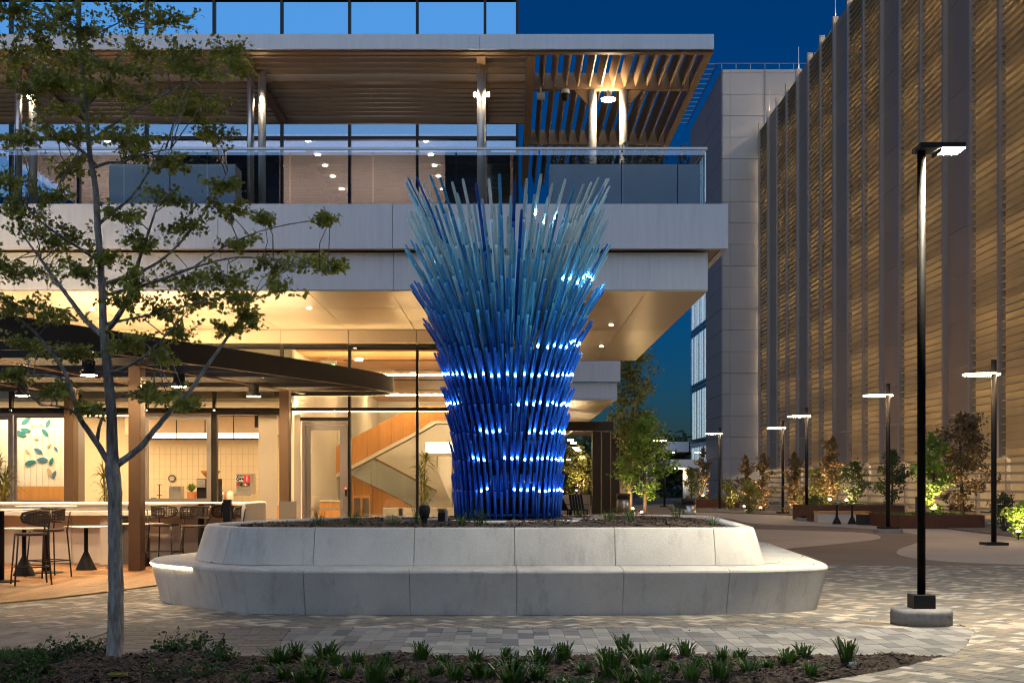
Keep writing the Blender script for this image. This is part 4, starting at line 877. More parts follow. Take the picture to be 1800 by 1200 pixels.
for z, r in ((1.06, 0.66), (1.5, 0.67), (2.05, 0.66), (2.6, 0.64), (3.1, 0.62)):
    ring = [(TX + r * cos(2 * pi * i / 40), TY + r * sin(2 * pi * i / 40), z) for i in range(41)]; MB().tube(ring, 0.018, 6, False).build('support_ring', 'tube_back', sc, True)
MB().lathe([(0.50, 0.96), (0.50, 2.4), (0.46, 3.2)], 40, (TX, TY, 0)).build('dark_filler', 'filler_dark', sc, True)  # dark drum added to stand for the black shade between tubes
for i in range(26):
    a = 2 * pi * i / 26; MB().tube([(TX + 0.67 * cos(a), TY + 0.67 * sin(a), 0.96), (TX + 0.66 * cos(a), TY + 0.66 * sin(a), 2.0), (TX + 0.60 * cos(a), TY + 0.60 * sin(a), 3.3)], 0.016, 6).build('support_post', 'tube_back', sc)

# ================================================================== BAR, DECK PERGOLA, STOOLS, TABLES
bar = thing('outdoor_bar', 'long pale stone bar with stepped ledge in front of the folding windows', 'bar', (-7.5, 23, 0))
BX0, BX1 = -10.5, -4.78
bx('front_wall', 'bar_stone', bar, BX0, BX1 - 0.15, 23.0, 23.15, 0.02, 0.90)
for k in range(9):
    a = BX0 + k * 0.62; bx('wall_panel', 'bar_stone', bar, a + 0.006, a + 0.60, 22.965, 22.995, 0.03, 0.86) if k % 2 else None
bx('pier', 'bar_stone', bar, -7.42, -7.18, 22.70, 22.96, 0.02, 0.90); bx('service_door', 'frame_grey', bar, -7.10, -6.62, 22.955, 22.998, 0.05, 0.87)
bx('ledge', 'counter_white', bar, BX0, BX1 - 0.02, 22.55, 23.16, 0.905, 0.985, 0.01); bx('riser', 'bar_stone', bar, BX0, BX1 - 0.17, 22.98, 23.15, 0.987, 1.085); bx('counter_top', 'counter_white', bar, BX0, BX1 - 0.15, 22.90, 24.3, 1.09, 1.13, 0.008)
bx('end_block', 'counter_white', bar, BX1 - 0.145, BX1 + 0.06, 22.5, 24.3, 0.02, 1.14, 0.03)
for X in (-8.6, -8.35, -7.0): bx('outlet_box', 'black', bar, X, X + 0.07, 22.965, 22.979, 1.0, 1.07)
bx('dark_panel', 'speckle_grey', bar, BX1 + 0.07, BX1 + 0.42, 25.6, 25.65, 0.72, 1.12)
bx('easel', 'oak', bar, BX1 + 0.12, BX1 + 0.17, 25.66, 25.7, 0.02, 0.72); bx('easel', 'oak', bar, BX1 + 0.30, BX1 + 0.35, 25.66, 25.7, 0.02, 0.72)

per = thing('deck_pergola', 'dark steel pergola with curved fascia over the wooden deck', 'pergola', (-7, 22, 0))
ZP = 3.42
edge = [(-9.9, 10.8), (-8.1, 14.0), (-6.65, 17.15), (-5.3, 19.9), (-3.9, 22.9), (-2.9, 25.2), (-2.52, 26.6), (-2.55, 27.3), (-2.9, 27.65), (-3.6, 27.78), (-5.2, 27.8)]
edge = [tuple(p[:2]) for p in catmull([(a, b, 0) for a, b in edge], 6)]
def ribbon(pts, z0, z1, th, name, mat):
    for k in range(0, len(pts) - 1, 6):
        seg = pts[k:k + 7]
        if len(seg) < 2: continue
        m = MB(); v = []
        for i, p in enumerate(seg):
            j = k + i; a = pts[max(0, j - 1)]; b = pts[min(len(pts) - 1, j + 1)]; dx, dy = b[0] - a[0], b[1] - a[1]; l = sqrt(dx * dx + dy * dy); nx_, ny_ = -dy / l * th, dx / l * th
            v += [(p[0], p[1], z0), (p[0], p[1], z1), (p[0] + nx_, p[1] + ny_, z1), (p[0] + nx_, p[1] + ny_, z0)]
        f = [(i * 4 + a, i * 4 + (a + 1) % 4, (i + 1) * 4 + (a + 1) % 4, (i + 1) * 4 + a) for i in range(len(seg) - 1) for a in range(4)] + [(0, 1, 2, 3), tuple((len(seg) - 1) * 4 + a for a in (3, 2, 1, 0))]
        m.add(v, f).build(name, mat, per)
ribbon(edge, ZP, ZP + 0.345, 0.09, 'fascia_segment', 'pergola_steel')
def exr(y):
    best = None
    for a, b in zip(edge, edge[1:]):
        if min(a[1], b[1]) <= y <= max(a[1], b[1]) and abs(a[1] - b[1]) > 1e-6:
            x = a[0] + (b[0] - a[0]) * (y - a[1]) / (b[1] - a[1]); best = x if best is None else max(best, x)
    return best
y = 11.4
while y < 27.6:
    x = exr(y)
    if x is not None: bx('slat', 'pergola_steel', per, -12.6, x - 0.10, y - 0.03, y + 0.03, ZP + 0.05, ZP + 0.335)
    y += 1.2
for xa, xb in ((-11.5, -9.8), (-9.0, -7.2), (-6.4, -4.4)):
    m = MB(); m.add([(xa, 13.5, ZP + 0.02), (xa + 0.09, 13.5, ZP + 0.02), (xb + 0.09, 27.6, ZP + 0.02), (xb, 27.6, ZP + 0.02), (xa, 13.5, ZP + 0.048), (xa + 0.09, 13.5, ZP + 0.048), (xb + 0.09, 27.6, ZP + 0.048), (xb, 27.6, ZP + 0.048)], [(0, 3, 2, 1), (4, 5, 6, 7), (0, 1, 5, 4), (1, 2, 6, 5), (2, 3, 7, 6), (3, 0, 4, 7)])
    if xa < -7 or True:
        # keep the girder inside the curved edge
        ok = [v for v in m.v]; 
    if xa > -7:
        m = MB(); m.add([(-6.3, 20.6, ZP + 0.02), (-6.2, 20.6, ZP + 0.02), (-4.45, 27.4, ZP + 0.02), (-4.55, 27.4, ZP + 0.02), (-6.3, 20.6, ZP + 0.048), (-6.2, 20.6, ZP + 0.048), (-4.45, 27.4, ZP + 0.048), (-4.55, 27.4, ZP + 0.048)], [(0, 3, 2, 1), (4, 5, 6, 7), (0, 1, 5, 4), (1, 2, 6, 5), (2, 3, 7, 6), (3, 0, 4, 7)])
    m.build('girder', 'pergola_column', per)
for X, Y in ((-6.29, 21.0), (-4.75, 26.4), (-9.15, 26.0), (-9.8, 17.5)):
    bx('column', 'pergola_column', per, X - 0.10, X + 0.10, Y, Y + 0.30, 0.02, ZP + 0.04, 0.006)
for xa, xb, yy in ((-11.5, -8.9, 16.6), (-11.5, -6.9, 20.2), (-10.5, -5.1, 23.8), (-9.5, -4.2, 26.4)): bx('uplight_strip', 'slot', per, xa, xb, yy + 0.06, yy + 0.12, ZP + 0.30, ZP + 0.335)
def pend(label, px, py, D):
    c = at(px, py, D); o = thing('pergola_lamp', label, 'lamp', (c.x, D, c.z), 'lamps under the deck pergola')
    MB().lathe([(0.132, 0.008), (0.132, 0.07), (0.10, 0.09), (0.10, 0.24)], 24, c).build('housing', 'black', o); MB().lathe([(0.122, 0.0), (0.126, 0.006)], 24, c).build('lens', 'lamp_warm', COL.objects[-1])
    MB().tube([(c.x, D, c.z + 0.24), (c.x, D, ZP + 0.06)], 0.012, 6).build('stem', 'black', o)
pend('dark can lamp glowing under the pergola at the picture edge', 40, 696, 23.3); pend('dark can lamp glowing beside the young tree trunk', 156, 660, 19.6)
pend('dark can lamp glowing under the pergola beside the middle column', 315, 680, 22.0); pend('dark can lamp glowing nearest the glass door', 446, 697, 24.5)
pend('dark can lamp under the pergola nearest the deck edge', 60, 560, 15.2) if False else None

def stool(label, X, Y, rz):
    o = thing('bar_stool', label, 'stool', (X, Y, 0.02), 'woven bar stools on the deck', True); o.rotation_euler = (0, 0, rz)
    for a, b in ((-1, -1), (1, -1), (-1, 1), (1, 1)):
        top = 1.02 if b > 0 else 0.72
        pts = [(a * 0.25, b * 0.25, 0), (a * 0.20, b * 0.20, 0.72)] + ([(a * 0.225, 0.24, 1.02)] if b > 0 else [])
        MB().tube(pts, 0.0125, 8).build('leg', 'stool_metal', o, True)
    for z in (0.26,):
        q = 0.25 - 0.05 * z / 0.72
        for p0, p1 in (((-q, -q), (q, -q)), ((q, -q), (q, q)), ((q, q), (-q, q)), ((-q, q), (-q, -q))): MB().tube([(*p0, z), (*p1, z)], 0.010, 6).build('foot_rail', 'stool_metal', o)
    s = MB(); prof = [(0.16, 0.71), (0.225, 0.72), (0.235, 0.735), (0.225, 0.75), (0.05, 0.745)]; s.lathe(prof, 20); s.build('seat', 'rope', o, True)
    # woven wraparound back: rim tubes and a lattice of straps
    n = 20; pts = []
    for i in range(n + 1):
        t = -0.38 + (pi + 0.76) * i / n; pts.append((0.265 * cos(t), 0.235 * sin(t)))
    top = [(x, y, 1.065 - 0.03 * max(0, 0.09 - y) / 0.15) for x, y in pts]; bot = [(x * 0.95, y * 0.95, 0.865 + 0.03 * max(0, 0.09 - y) / 0.15) for x, y in pts]
    ring = top + [tuple(Vector(top[-1]).lerp(Vector(bot[-1]), .5) + Vector((-0.012, -0.03, 0)))] + bot[::-1] + [tuple(Vector(top[0]).lerp(Vector(bot[0]), .5) + Vector((0.012, -0.03, 0)))] + [top[0]]
    MB().tube(ring, 0.017, 8).build('back_rim', 'rope', o, True)
    wv = MB()
    for j in range(1, 6):
        t = j / 6; wv.tube([Vector(a).lerp(Vector(b), t) for a, b in zip(top, bot)], 0.0075, 4)
    for i in range(n + 1): wv.tube([top[i], bot[i]], 0.0085, 4)
    for i in range(8, 12): wv.add([top[i], top[i + 1], bot[i + 1], bot[i]], [(0, 1, 2, 3)])
    wv.build('woven_back', 'rope', o); return o
stool('woven bar stool nearest the picture edge, its back turned to the planter', -6.97, 18.25, radians(-62)); stool('woven bar stool tucked behind another at the tall round table', -7.25, 19.7, radians(-40))
stool('woven bar stool seen from the side next to the brown column', -6.1, 22.2, radians(80)); stool('woven bar stool facing away just above the planter bench', -5.42, 21.6, radians(10)); stool('woven bar stool behind the black post at the bar', -5.0, 22.15, radians(-25))
def table(name, label, X, Y, h, r, cone):
    o = thing(name, label, 'table', (X, Y, 0.02), 'round tables on the deck')
    MB().lathe([(r * 0.97, h - 0.018), (r, h - 0.012), (r, h - 0.004), (r - 0.006, h)], 40, (X, Y, 0.0)).build('table_top', 'counter_white', o, False)
    if cone: MB().lathe([(0.175, 0.022), (0.17, 0.035), (0.05, 0.30), (0.035, 0.33), (0.035, h - 0.02)], 24, (X, Y, 0)).build('pedestal', 'black', o, True)
    else:
        MB().lathe([(0.27, 0.022), (0.27, 0.032), (0.06, 0.05)], 28, (X, Y, 0)).build('base_plate', 'black', o); MB().tube([(X, Y, 0.04), (X, Y, h - 0.02)], 0.055, 14).build('column', 'black', o, True)
table('tall_table', 'tall round pale topped table cut by the picture edge', -7.62, 18.75, 1.10, 0.48, False); table('tall_table', 'tall round pale topped table behind the pair of woven stools', -7.62, 20.6, 1.12, 0.48, False); table('tall_table', 'tall round pale topped table between the three woven stools', -5.5, 22.35, 1.145, 0.55, False)
table('side_table', 'low round table on black cone base beside the young tree trunk', -7.2, 21.3, 0.76, 0.38, True); table('side_table', 'low round table on black cone base behind the brown column', -6.55, 22.3, 0.78, 0.38, True); table('side_table', 'low round table on black cone base behind the pair of stools', -7.75, 20.0, 0.78, 0.36, True)
o = thing('post_reader', 'short black access post behind the planter rim near the stools', 'post', (-4.34, 19.3, 0)); bx('post', 'black', o, -4.40, -4.29, 19.25, 19.35, 0.0, 1.24); bx('reader', 'black', o, -4.42, -4.401, 19.26, 19.34, 1.05, 1.2)

# ================================================================== LAMP POST IN FRONT
LX, LY = 4.38, 13.3
o = thing('lamp_post', 'tall black lamp post on a round concrete base in front of the bench', 'lamp post', (LX, LY, 0))
MB().lathe([(0.316, 0.0), (0.318, 0.13), (0.312, 0.155), (0.295, 0.168), (0.0, 0.17)], 48, (LX, LY, 0)).build('concrete_base', 'stone_base', o, True)
bx('base_cover', 'black', o, LX - 0.115, LX + 0.115, LY - 0.115, LY + 0.115, 0.171, 0.315, 0.004); MB().lathe([(0.012, 0), (0.012, 0.004)], 10, (0, 0, 0)).mesh('bolt', 'steel')
q = MB().tube([(LX, LY, 0.31), (LX, LY, 5.02)], 0.043, 20); q.build('pole', 'pole_black', o, True)
bx('hand_hole_cover', 'black', o, LX - 0.055, LX - 0.044, LY - 0.03, LY + 0.03, 1.15, 1.35)
hd = bx('lamp_head', 'black', o, LX - 0.06, LX + 0.42, LY - 0.16, LY + 0.14, 5.02, 5.075, 0.01); bx('lens', 'lamp_pole', hd, LX + 0.20, LX + 0.41, LY - 0.15, LY + 0.11, 5.010, 5.019); bx('added_lens_shield', 'black', hd, LX + 0.155, LX + 0.165, LY - 0.15, LY + 0.13, 4.975, 5.019)  # shield added below the head to keep lens light off the pole

# ================================================================== GARAGE
gar = thing('parking_garage', 'tall tan louvered parking garage with brown solid panels', 'building', (20, 70, 0))
GX = 20.0; SP = 3.24; GD = [99.2 - SP * k for k in range(18)]; ZG0, ZG1 = 2.5, 29.6
kindb = ['S' if k % 3 == 1 else 'L' for k in range(17)]
blade = MB(); Lb = SP - 0.30; prof = [(0.03, 0.335), (0.05, 0.335), (0.05, 0.0), (-0.15, -0.005), (-0.15, 0.04), (0.02, 0.055)]
blade.add([(p[0], -Lb / 2, p[1]) for p in prof] + [(p[0], Lb / 2, p[1]) for p in prof], [tuple(range(5, -1, -1)), tuple(range(6, 12))] + [(i, (i + 1) % 6, 6 + (i + 1) % 6, 6 + i) for i in range(6)])
bme = blade.mesh('louver_blade', 'garage_louver'); rest = MB(); cnt = 0
for k in range(17):
    y1, y0 = GD[k], GD[k + 1]; ym = (y0 + y1) / 2
    if kindb[k] == 'L':
        z = ZG0 + 0.06
        while z < ZG1 - 0.2:
            top_vis = EYE + (HY / F) * y1 + 0.5
            if k in (15, 14, 12, 11) and z < top_vis and cnt < 299: inst('louver_blade', bme, gar, (GX, ym, z)); cnt += 1
            elif z < top_vis + 1: rest.add([(GX + p[0], ym + p[1], z + p[2]) for p in blade.v], blade.f)
            z += 0.318
    else:
        z = ZG0
        while z < ZG1 - 0.1: bx('wall_panel', 'garage_panel', gar, GX - 0.04, GX + 0.05, y0 + 0.14, y1 - 0.14, z + 0.012, min(z + 2.04, ZG1) - 0.012); z += 2.04
stuff(rest.build('far_louver_blades', 'garage_louver', gar))
for k in range(18):
    pm = 'garage_post'
    bx('post', pm, gar, GX - 0.24, GX + 0.10, GD[k] - 0.115, GD[k] + 0.115, ZG0 - 0.02 if k % 3 else ZG0 - 0.02, ZG1 + 0.35)
    if k % 3 == 1: MB().tube([(GX - 0.05, GD[k], ZG1 + 0.36), (GX - 0.05, GD[k], ZG1 + 1.9)], 0.03, 6).build('lightning_rod', 'steel', gar)
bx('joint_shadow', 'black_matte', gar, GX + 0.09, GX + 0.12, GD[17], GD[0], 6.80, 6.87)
bx('back_lining', 'garage_wall', gar, GX + 5.0, GX + 5.1, GD[17], GD[0], 0, ZG1)
for f in range(9):
    z = 3.0 + f * 3.1; bx('floor_slab', 'garage_wall', gar, GX + 0.5, GX + 4.98, GD[17], GD[0], z - 0.25, z)
    bx('strip_lamp', 'garage_tube', gar, GX + 1.2, GX + 1.32, GD[17], GD[0], z + 2.70, z + 2.76)
bx('strip_lamp', 'garage_tube', gar, GX + 0.7, GX + 0.82, GD[17], GD[0], 2.64, 2.68)
for k in range(6):
    z = 0.35 + k * 0.37; bx('base_rail', 'garage_post', gar, GX - 0.02, GX + 0.06, GD[17], GD[0], z, z + 0.11)
for k in range(0, 18): bx('base_post', 'garage_post', gar, GX + 0.08, GX + 0.24, GD[k] - 0.08, GD[k] + 0.08, 0, ZG0 - 0.03)
bx('roof_slab', 'garage_panel', gar, GX + 0.15, GX + 12, GD[17], GD[0], ZG1 - 0.3, ZG1)
# grey block beyond
blk = thing('grey_block', 'grey panel clad stair block rising beyond the garage', 'building', (18.5, 105, 0))
xs = [17.05, 17.65, 20.45, 23.2, 26]; z = 0.0; k = 0
while z < 34.4:
    z1 = min(34.5, z + 1.71)
    for a, b in zip(xs, xs[1:]): bx('front_panel', 'block_panel', blk, a + 0.012, b - 0.012, 100.0, 100.12, z + 0.014, z1 - 0.014)
    for a, b in ((100.13, 104), (104, 108.2)): bx('side_panel', 'block_side', blk, 17.0, 17.1, a + 0.012, b - 0.012, z + 0.014, z1 - 0.014)
    z = z1
z = 30.8
bx('side_cap', 'block_side', blk, 17.0, 17.1, 108.2, 117.5, 30.8, 34.5); bx('core', 'black_matte', blk, 17.12, 26, 100.14, 117.4, 0, 34.4)
for f in range(6):
    z0 = 5.1 * f; 
    for a in range(5): bx('window_pane', 'glass_block', blk, 16.99, 17.02, 108.3 + a * 1.84 + 0.05, 108.3 + (a + 1) * 1.84 - 0.05, z0 + 0.12, z0 + 5.0)
    bx('spandrel_line', 'steel', blk, 16.96, 17.04, 108.2, 117.5, z0 + 5.01, z0 + 5.1)
    for a in range(9): bx('glowing_curtain', 'curtain_glow', blk, 17.05, 17.08, 108.4 + a * 1.0, 108.4 + a * 1.0 + (0.55 if (a + f) % 3 else 0.25), z0 + 0.4, z0 + 4.7)  # curtains glow by themselves in place of lit rooms behind
for a in range(8): bx('rail_post', 'frame_grey', blk, 16.95 + a * 1.15, 17.0 + a * 1.15, 99.95, 100.0, 34.5, 34.915)
bx('rail', 'frame_grey', blk, 16.5, 26, 99.9, 99.94, 34.92, 34.96); bx('rail', 'frame_grey', blk, 15.8, 15.86, 100, 117, 34.9, 34.96); bx('rail', 'frame_grey', blk, 16.6, 16.66, 100, 117, 34.9, 34.96)
for a in range(14): bx('rail_rung', 'frame_grey', blk, 15.86, 16.6, 100 + a * 1.25, 100.06 + a * 1.25, 34.9, 34.95)
MB().tube([(20.4, 99.9, 26), (20.4, 99.9, 34.4)], 0.05, 8).build('downpipe', 'frame_grey', blk)

# ================================================================== FAR WING, PORTAL, GATE CANOPIES
wing = thing('far_wing', 'pale banded wing of the office building seen beyond the sculpture', 'building', (2, 51, 0))
bx('fascia_panel', 'fascia', wing, -3, 4.55, 51.2, 51.4, 5.64, 6.47); bx('fascia_panel', 'fascia', wing, -3, 4.40, 51.4, 51.6, 4.93, 5.60); bx('soffit_panel', 'soffit', wing, -3, 4.40, 51.42, 71, 4.88, 4.92); bx('flank_panel', 'fascia', wing, 4.36, 4.46, 51.62, 71, 4.93, 6.4)
bx('wall', 'tile_wall', wing, -3, 1.6, 56, 71, 0, 4.87)
prt = thing('entry_portal', 'dark bronze framed entry pavilion with fin walls below the far soffit', 'pavilion', (4, 62, 0))
bx('lintel', 'fin_dark', prt, 0.5, 5.0, 60.0, 60.3, 3.98, 4.42); bx('roof_grid', 'bronze_dark', prt, 0.5, 0.7, 60.3, 72, 4.1, 4.3)
for k in range(8): bx('roof_slat', 'bronze_dark', prt, 0.71, 4.4, 61 + k * 1.3, 61.12 + k * 1.3, 4.1, 4.3)
for X in (1.6, 3.0, 4.4): bx('roof_beam', 'pergola_column', prt, X, X + 0.12, 60.31, 72, 4.02, 4.09)
for k in range(4): bx('fin_wall', 'fin_dark', prt, 4.02 + k * 0.55 - 0.0, 4.02 + k * 0.55 + 0.40, 60.4 + k * 1.2, 61.0 + k * 1.2, 0, 3.97); bx('fin_edge', 'bronze', prt, 4.43 + k * 0.55, 4.47 + k * 0.55, 60.38 + k * 1.2, 60.6 + k * 1.2, 0, 3.97)
bx('column', 'bronze', prt, 2.3, 2.6, 63, 63.3, 0, 4.0)
for k, (px, py) in enumerate(((1003, 774), (1008, 779), (1012, 788), (1016, 792), (1023, 804), (1000, 808))):
    c = at(px, py, 61.5 + k * 1.2); o = tag(MB().lathe([(0.15, 0), (0.15, 0.05)], 16, c).build('disc_lamp', 'downlight'), ORD[k] + ' disc lamp down the row under the far entry pavilion roof', 'lamp', 'disc lamps of the entry pavilion')
o = thing('low_wall', 'pale low planter wall inside the far entry pavilion', 'wall', (2.8, 60, 0)); bx('wall', 'bar_stone', o, 2.2, 3.98, 61.5, 61.9, 0, 0.9)
def adir(label, px, D, rz):
    X = (px - HX) / F * D; o = thing('garden_chair', label, 'chair', (X, D, 0), 'black chairs at the entry pavilion', True); o.rotation_euler = (0, 0, rz)
    MB().box(-.3, .3, -.3, .3, .35, .40).build('seat', 'black', o)
    for k in range(5): MB().add([(-.29 + k * .12, .26, .40), (-.19 + k * .12, .26, .40), (-.19 + k * .12, .62, 1.0), (-.29 + k * .12, .62, 1.0), (-.29 + k * .12, .30, .40), (-.19 + k * .12, .30, .40), (-.19 + k * .12, .66, 1.0), (-.29 + k * .12, .66, 1.0)], [(0, 1, 2, 3), (7, 6, 5, 4), (0, 4, 5, 1), (1, 5, 6, 2), (2, 6, 7, 3), (3, 7, 4, 0)]).build('back_slat', 'black', o)
    for a in (-.27, .27):
        for b in (-.27, .27): MB().box(a - .025, a + .025, b - .025, b + .025, 0, .349).build('leg', 'black', o)
    for a in (-.30, .30): MB().box(a - .05, a + .05, -.3, .35, .58, .61).build('arm', 'black', o)
adir('black slatted garden chair beside the sculpture at the entry pavilion', 1000, 52, 2.2); adir('black slatted garden chair facing the dark fin walls', 1018, 52, 0.2)
def canopy(label, px0, px1, py0, py1, D, dep, cols):
    a = at(px0, py0, D); b = at(px1, py1, D); o = thing('gate_canopy', label, 'canopy', ((a.x + b.x) / 2, D, 0)); bx('roof_slab', 'fascia', o, a.x, b.x, D, D + dep, b.z, a.z)
    for px, dd in cols: c = (px - HX) / F * (D + dd); MB().tube([(c, D + dd, 0), (c, D + dd, b.z - 0.001)], 0.32, 14).build('column', 'plaster', o, True)
    bx('soffit_light', 'downlight', o, a.x + 0.5, a.x + 1.1, D + 0.8, D + 1.3, b.z - 0.06, b.z - 0.002)
canopy('flat pale canopy on round columns beside the grey block', 1178, 1243, 807, 822, 88, 7, ((1208, 2), (1221, 4))); canopy('small flat pale canopy further off behind the trees', 1168, 1211, 776, 794, 120, 8, ((1134, 3), (1147, 4)))
road = struct(MB().prism([(-60, 96), (16.8, 96), (16.8, 118), (-60, 118)], -0.04, -0.02).build('road', 'asphalt'))

# ================================================================== RING LAMP POSTS
def ring_lamp(label, px, D, z0=0.0, base=True):
    X = (px - HX) / F * D; o = thing('ring_lamp', label, 'lamp post', (X, D, z0), 'ring lamp posts along the garage')
    MB().tube([(X, D, z0), (X, D, 4.47)], 0.065, 14).build('pole', 'black', o, True); bx('base_plate', 'black', o, X - 0.26, X + 0.26, D - 0.26, D + 0.26, z0 - 0.01, z0 + 0.06)
    cx = X - 0.30; m = MB(); n = 40; rr = 0.425
    pts = [(cx + rr * cos(2 * pi * i / n), D + rr * sin(2 * pi * i / n), 4.12) for i in range(n + 1)]
    MB().tube([(p[0], p[1], 4.145) for p in pts], 0.015, 8, False).build('ring_frame', 'black', o, True); MB().tube([(p[0], p[1], 4.112) for p in pts], 0.008, 8, False).build('light_ring', 'lamp_ring', COL.objects[-1], True)
    MB().tube([(X, D, 4.16), (cx - 0.42, D, 4.16)], 0.012, 6).build('arm', 'black', o)
    return o
ring_lamp('black post with glowing ring lamp nearest the camera along the garage', 1747, 30.3); ring_lamp('black ring lamp post standing beside the large rusty planter', 1561, 37.6, 0.12)
ring_lamp('black ring lamp post beside the bronze pointed tree and green shrub', 1418, 49.4, 0.12); ring_lamp('black ring lamp post second from the grey block', 1376, 60.0, 0.05); ring_lamp('black ring lamp post in front of the grey block', 1265, 67.0); ring_lamp('black ring lamp post seen through the mid distance trees', 1168, 78.0)
for px, D in ((1561, 37.6), (1418, 49.4), (1265, 67.0)):
    X = (px - HX) / F * D; tag(MB().lathe([(0.42, -0.02), (0.42, 0.105), (0.40, 0.118)], 28, (X, D, 0)).build('lamp_footing', 'stone_base', None), {1561: 'round concrete footing under the ring lamp by the large rusty planter', 1418: 'round concrete footing under the ring lamp by the pale low wall', 1265: 'round concrete footing under the ring lamp by the grey block'}[px], 'footing')

# ================================================================== RUSTY PLANTERS, BENCHES
def corten(label, px0, px1, D, h, dep):
    x0, x1 = (px0 - HX) / F * D, (px1 - HX) / F * D; o = thing('steel_planter', label, 'planter', ((x0 + x1) / 2, D, 0), 'rusty steel planters along the garage')
    bx('front_plate', 'corten', o, x0, x1, D, D + 0.03, 0, h); bx('side_plate', 'corten', o, x0, x0 + 0.03, D + 0.031, D + dep, 0, h - 0.002); bx('side_plate', 'corten', o, x1 - 0.03, x1, D + 0.031, D + dep, 0, h - 0.002); bx('back_plate', 'corten', o, x0 + 0.031, x1 - 0.031, D + dep - 0.03, D + dep, 0, h - 0.004); bx('soil', 'mulch', o, x0 + 0.031, x1 - 0.031, D + 0.031, D + dep - 0.031, 0.1, h - 0.03)
    def fn(): return (U(x0 + .05, x1 - .05), U(D + .05, D + dep - .06), h - 0.03)
    b = stuff(blades(1800, fn, 0.05, 0.16, 0.8).build('ground_cover', 'grass', o)); return o
corten('large rusty steel planter holding the spreading bronze tree', 1581, 1731, 41.0, 0.44, 4.0); corten('long rusty steel planter behind the pale low wall and cone tables', 1424, 1590, 48.5, 0.62, 3.0); corten('low rusty steel planter in front of the grey block', 1220, 1300, 74, 0.5, 3)
o = thing('bench_wall', 'pale concrete bench wall in front of the long rusty planter', 'bench', at(1475, 905, 47)); x0, x1 = (1438 - HX) / F * 46.5, (1512 - HX) / F * 46.5; bx('body', 'bar_stone', o, x0, x1, 46.5, 47.1, 0, 0.38); bx('seat_top', 'oak', o, x0 - 0.02, x1 + 0.4, 46.45, 47.15, 0.385, 0.44)
o = thing('bench_box', 'dark box bench with timber top beside the ring lamp', 'bench', at(1530, 910, 44)); x0, x1 = (1513 - HX) / F * 44.5, (1541 - HX) / F * 44.5; bx('body', 'black_matte', o, x0, x1, 44.5, 45.1, 0, 0.36); bx('seat_top', 'oak', o, x0 - 0.02, x1 + 0.02, 44.46, 45.14, 0.365, 0.42)
for px, lab in ((1471, 'black cone based table post in front of the pale bench wall'), (1498, 'black cone based table post between the pale bench and dark box')):
    X = (px - HX) / F * 45.5; o = thing('cone_table', lab, 'table', (X, 45.5, 0), 'cone tables by the garage'); MB().lathe([(0.17, 0), (0.165, 0.02), (0.045, 0.28), (0.04, 0.70)], 18, (X, 45.5, 0)).build('pedestal', 'black', o, True); MB().lathe([(0.16, 0.70), (0.16, 0.715)], 24, (X, 45.5, 0)).build('table_top', 'black', o)
def bin_(label, px, D, h, r):
    X = (px - HX) / F * D; o = thing('litter_bin', label, 'bin', (X, D, 0)); MB().lathe([(r, 0.02), (r, h * 0.72)], 28, (X, D, 0)).build('drum', 'steel', o, True); MB().lathe([(r * 1.04, h * 0.725), (r * 1.04, h), (r * 0.9, h + 0.02)], 28, (X, D, 0)).build('hood', 'bronze_dark', o, True); bx('opening', 'black', COL.objects[-1], X - r * 0.5, X + r * 0.5, D - r * 1.06, D - r * 1.0, h * 0.78, h * 0.92)
bin_('steel drum litter bin with dark hood behind the planter rim', 1210, 50, 0.86, 0.29); bin_('steel drum litter bin beside the dark fin walls', 1096, 62, 0.95, 0.33)
o = thing('traffic_cone', 'small orange traffic marker beside the far litter bin', 'cone', at(1110, 890, 66)); X = (1110 - HX) / F * 66; MB().lathe([(0.16, 0), (0.05, 0.1), (0.04, 0.75)], 14, (X, 66, 0)).build('body', 'orange', o); MB().lathe([(0.047, 0.45), (0.046, 0.6)], 14, (X, 66, 0)).build('band', 'white_print', o)

# ================================================================== TREES AND SHRUBS
def limbs(m, base, h, r, n, spread, up=0.6):
    tips = []; b = Vector(base); lean = Vector((U(-.04, .04), U(-.04, .04), 1)); P_ = [b + lean * (h * t) + Vector((U(-.03, .03), U(-.03, .03), 0)) * h * 0.3 * t for t in (0, .25, .5, .75, 1)]
    m.tube(P_, [r, r * .82, r * .62, r * .4, r * .15], 8)
    for i in range(n):
        t = U(0.22, 0.95); k = min(3, int(t * 4)); p = P_[k].lerp(P_[k + 1], t * 4 - k); a = i * 2.4 + U(-.4, .4); l = spread * (1.15 - t * 0.75) * U(.7, 1.1); d = Vector((cos(a), sin(a), up * U(.5, 1.3))); e = p + d * l; q = p + d * l * .5 + Vector((0, 0, -0.03 * l))
        m.tube([p, q, e], [r * .34 * (1.1 - t * .6), r * .22, r * .06], 5); tips.append(e); tips.append(q)
    tips.append(P_[4]); return tips
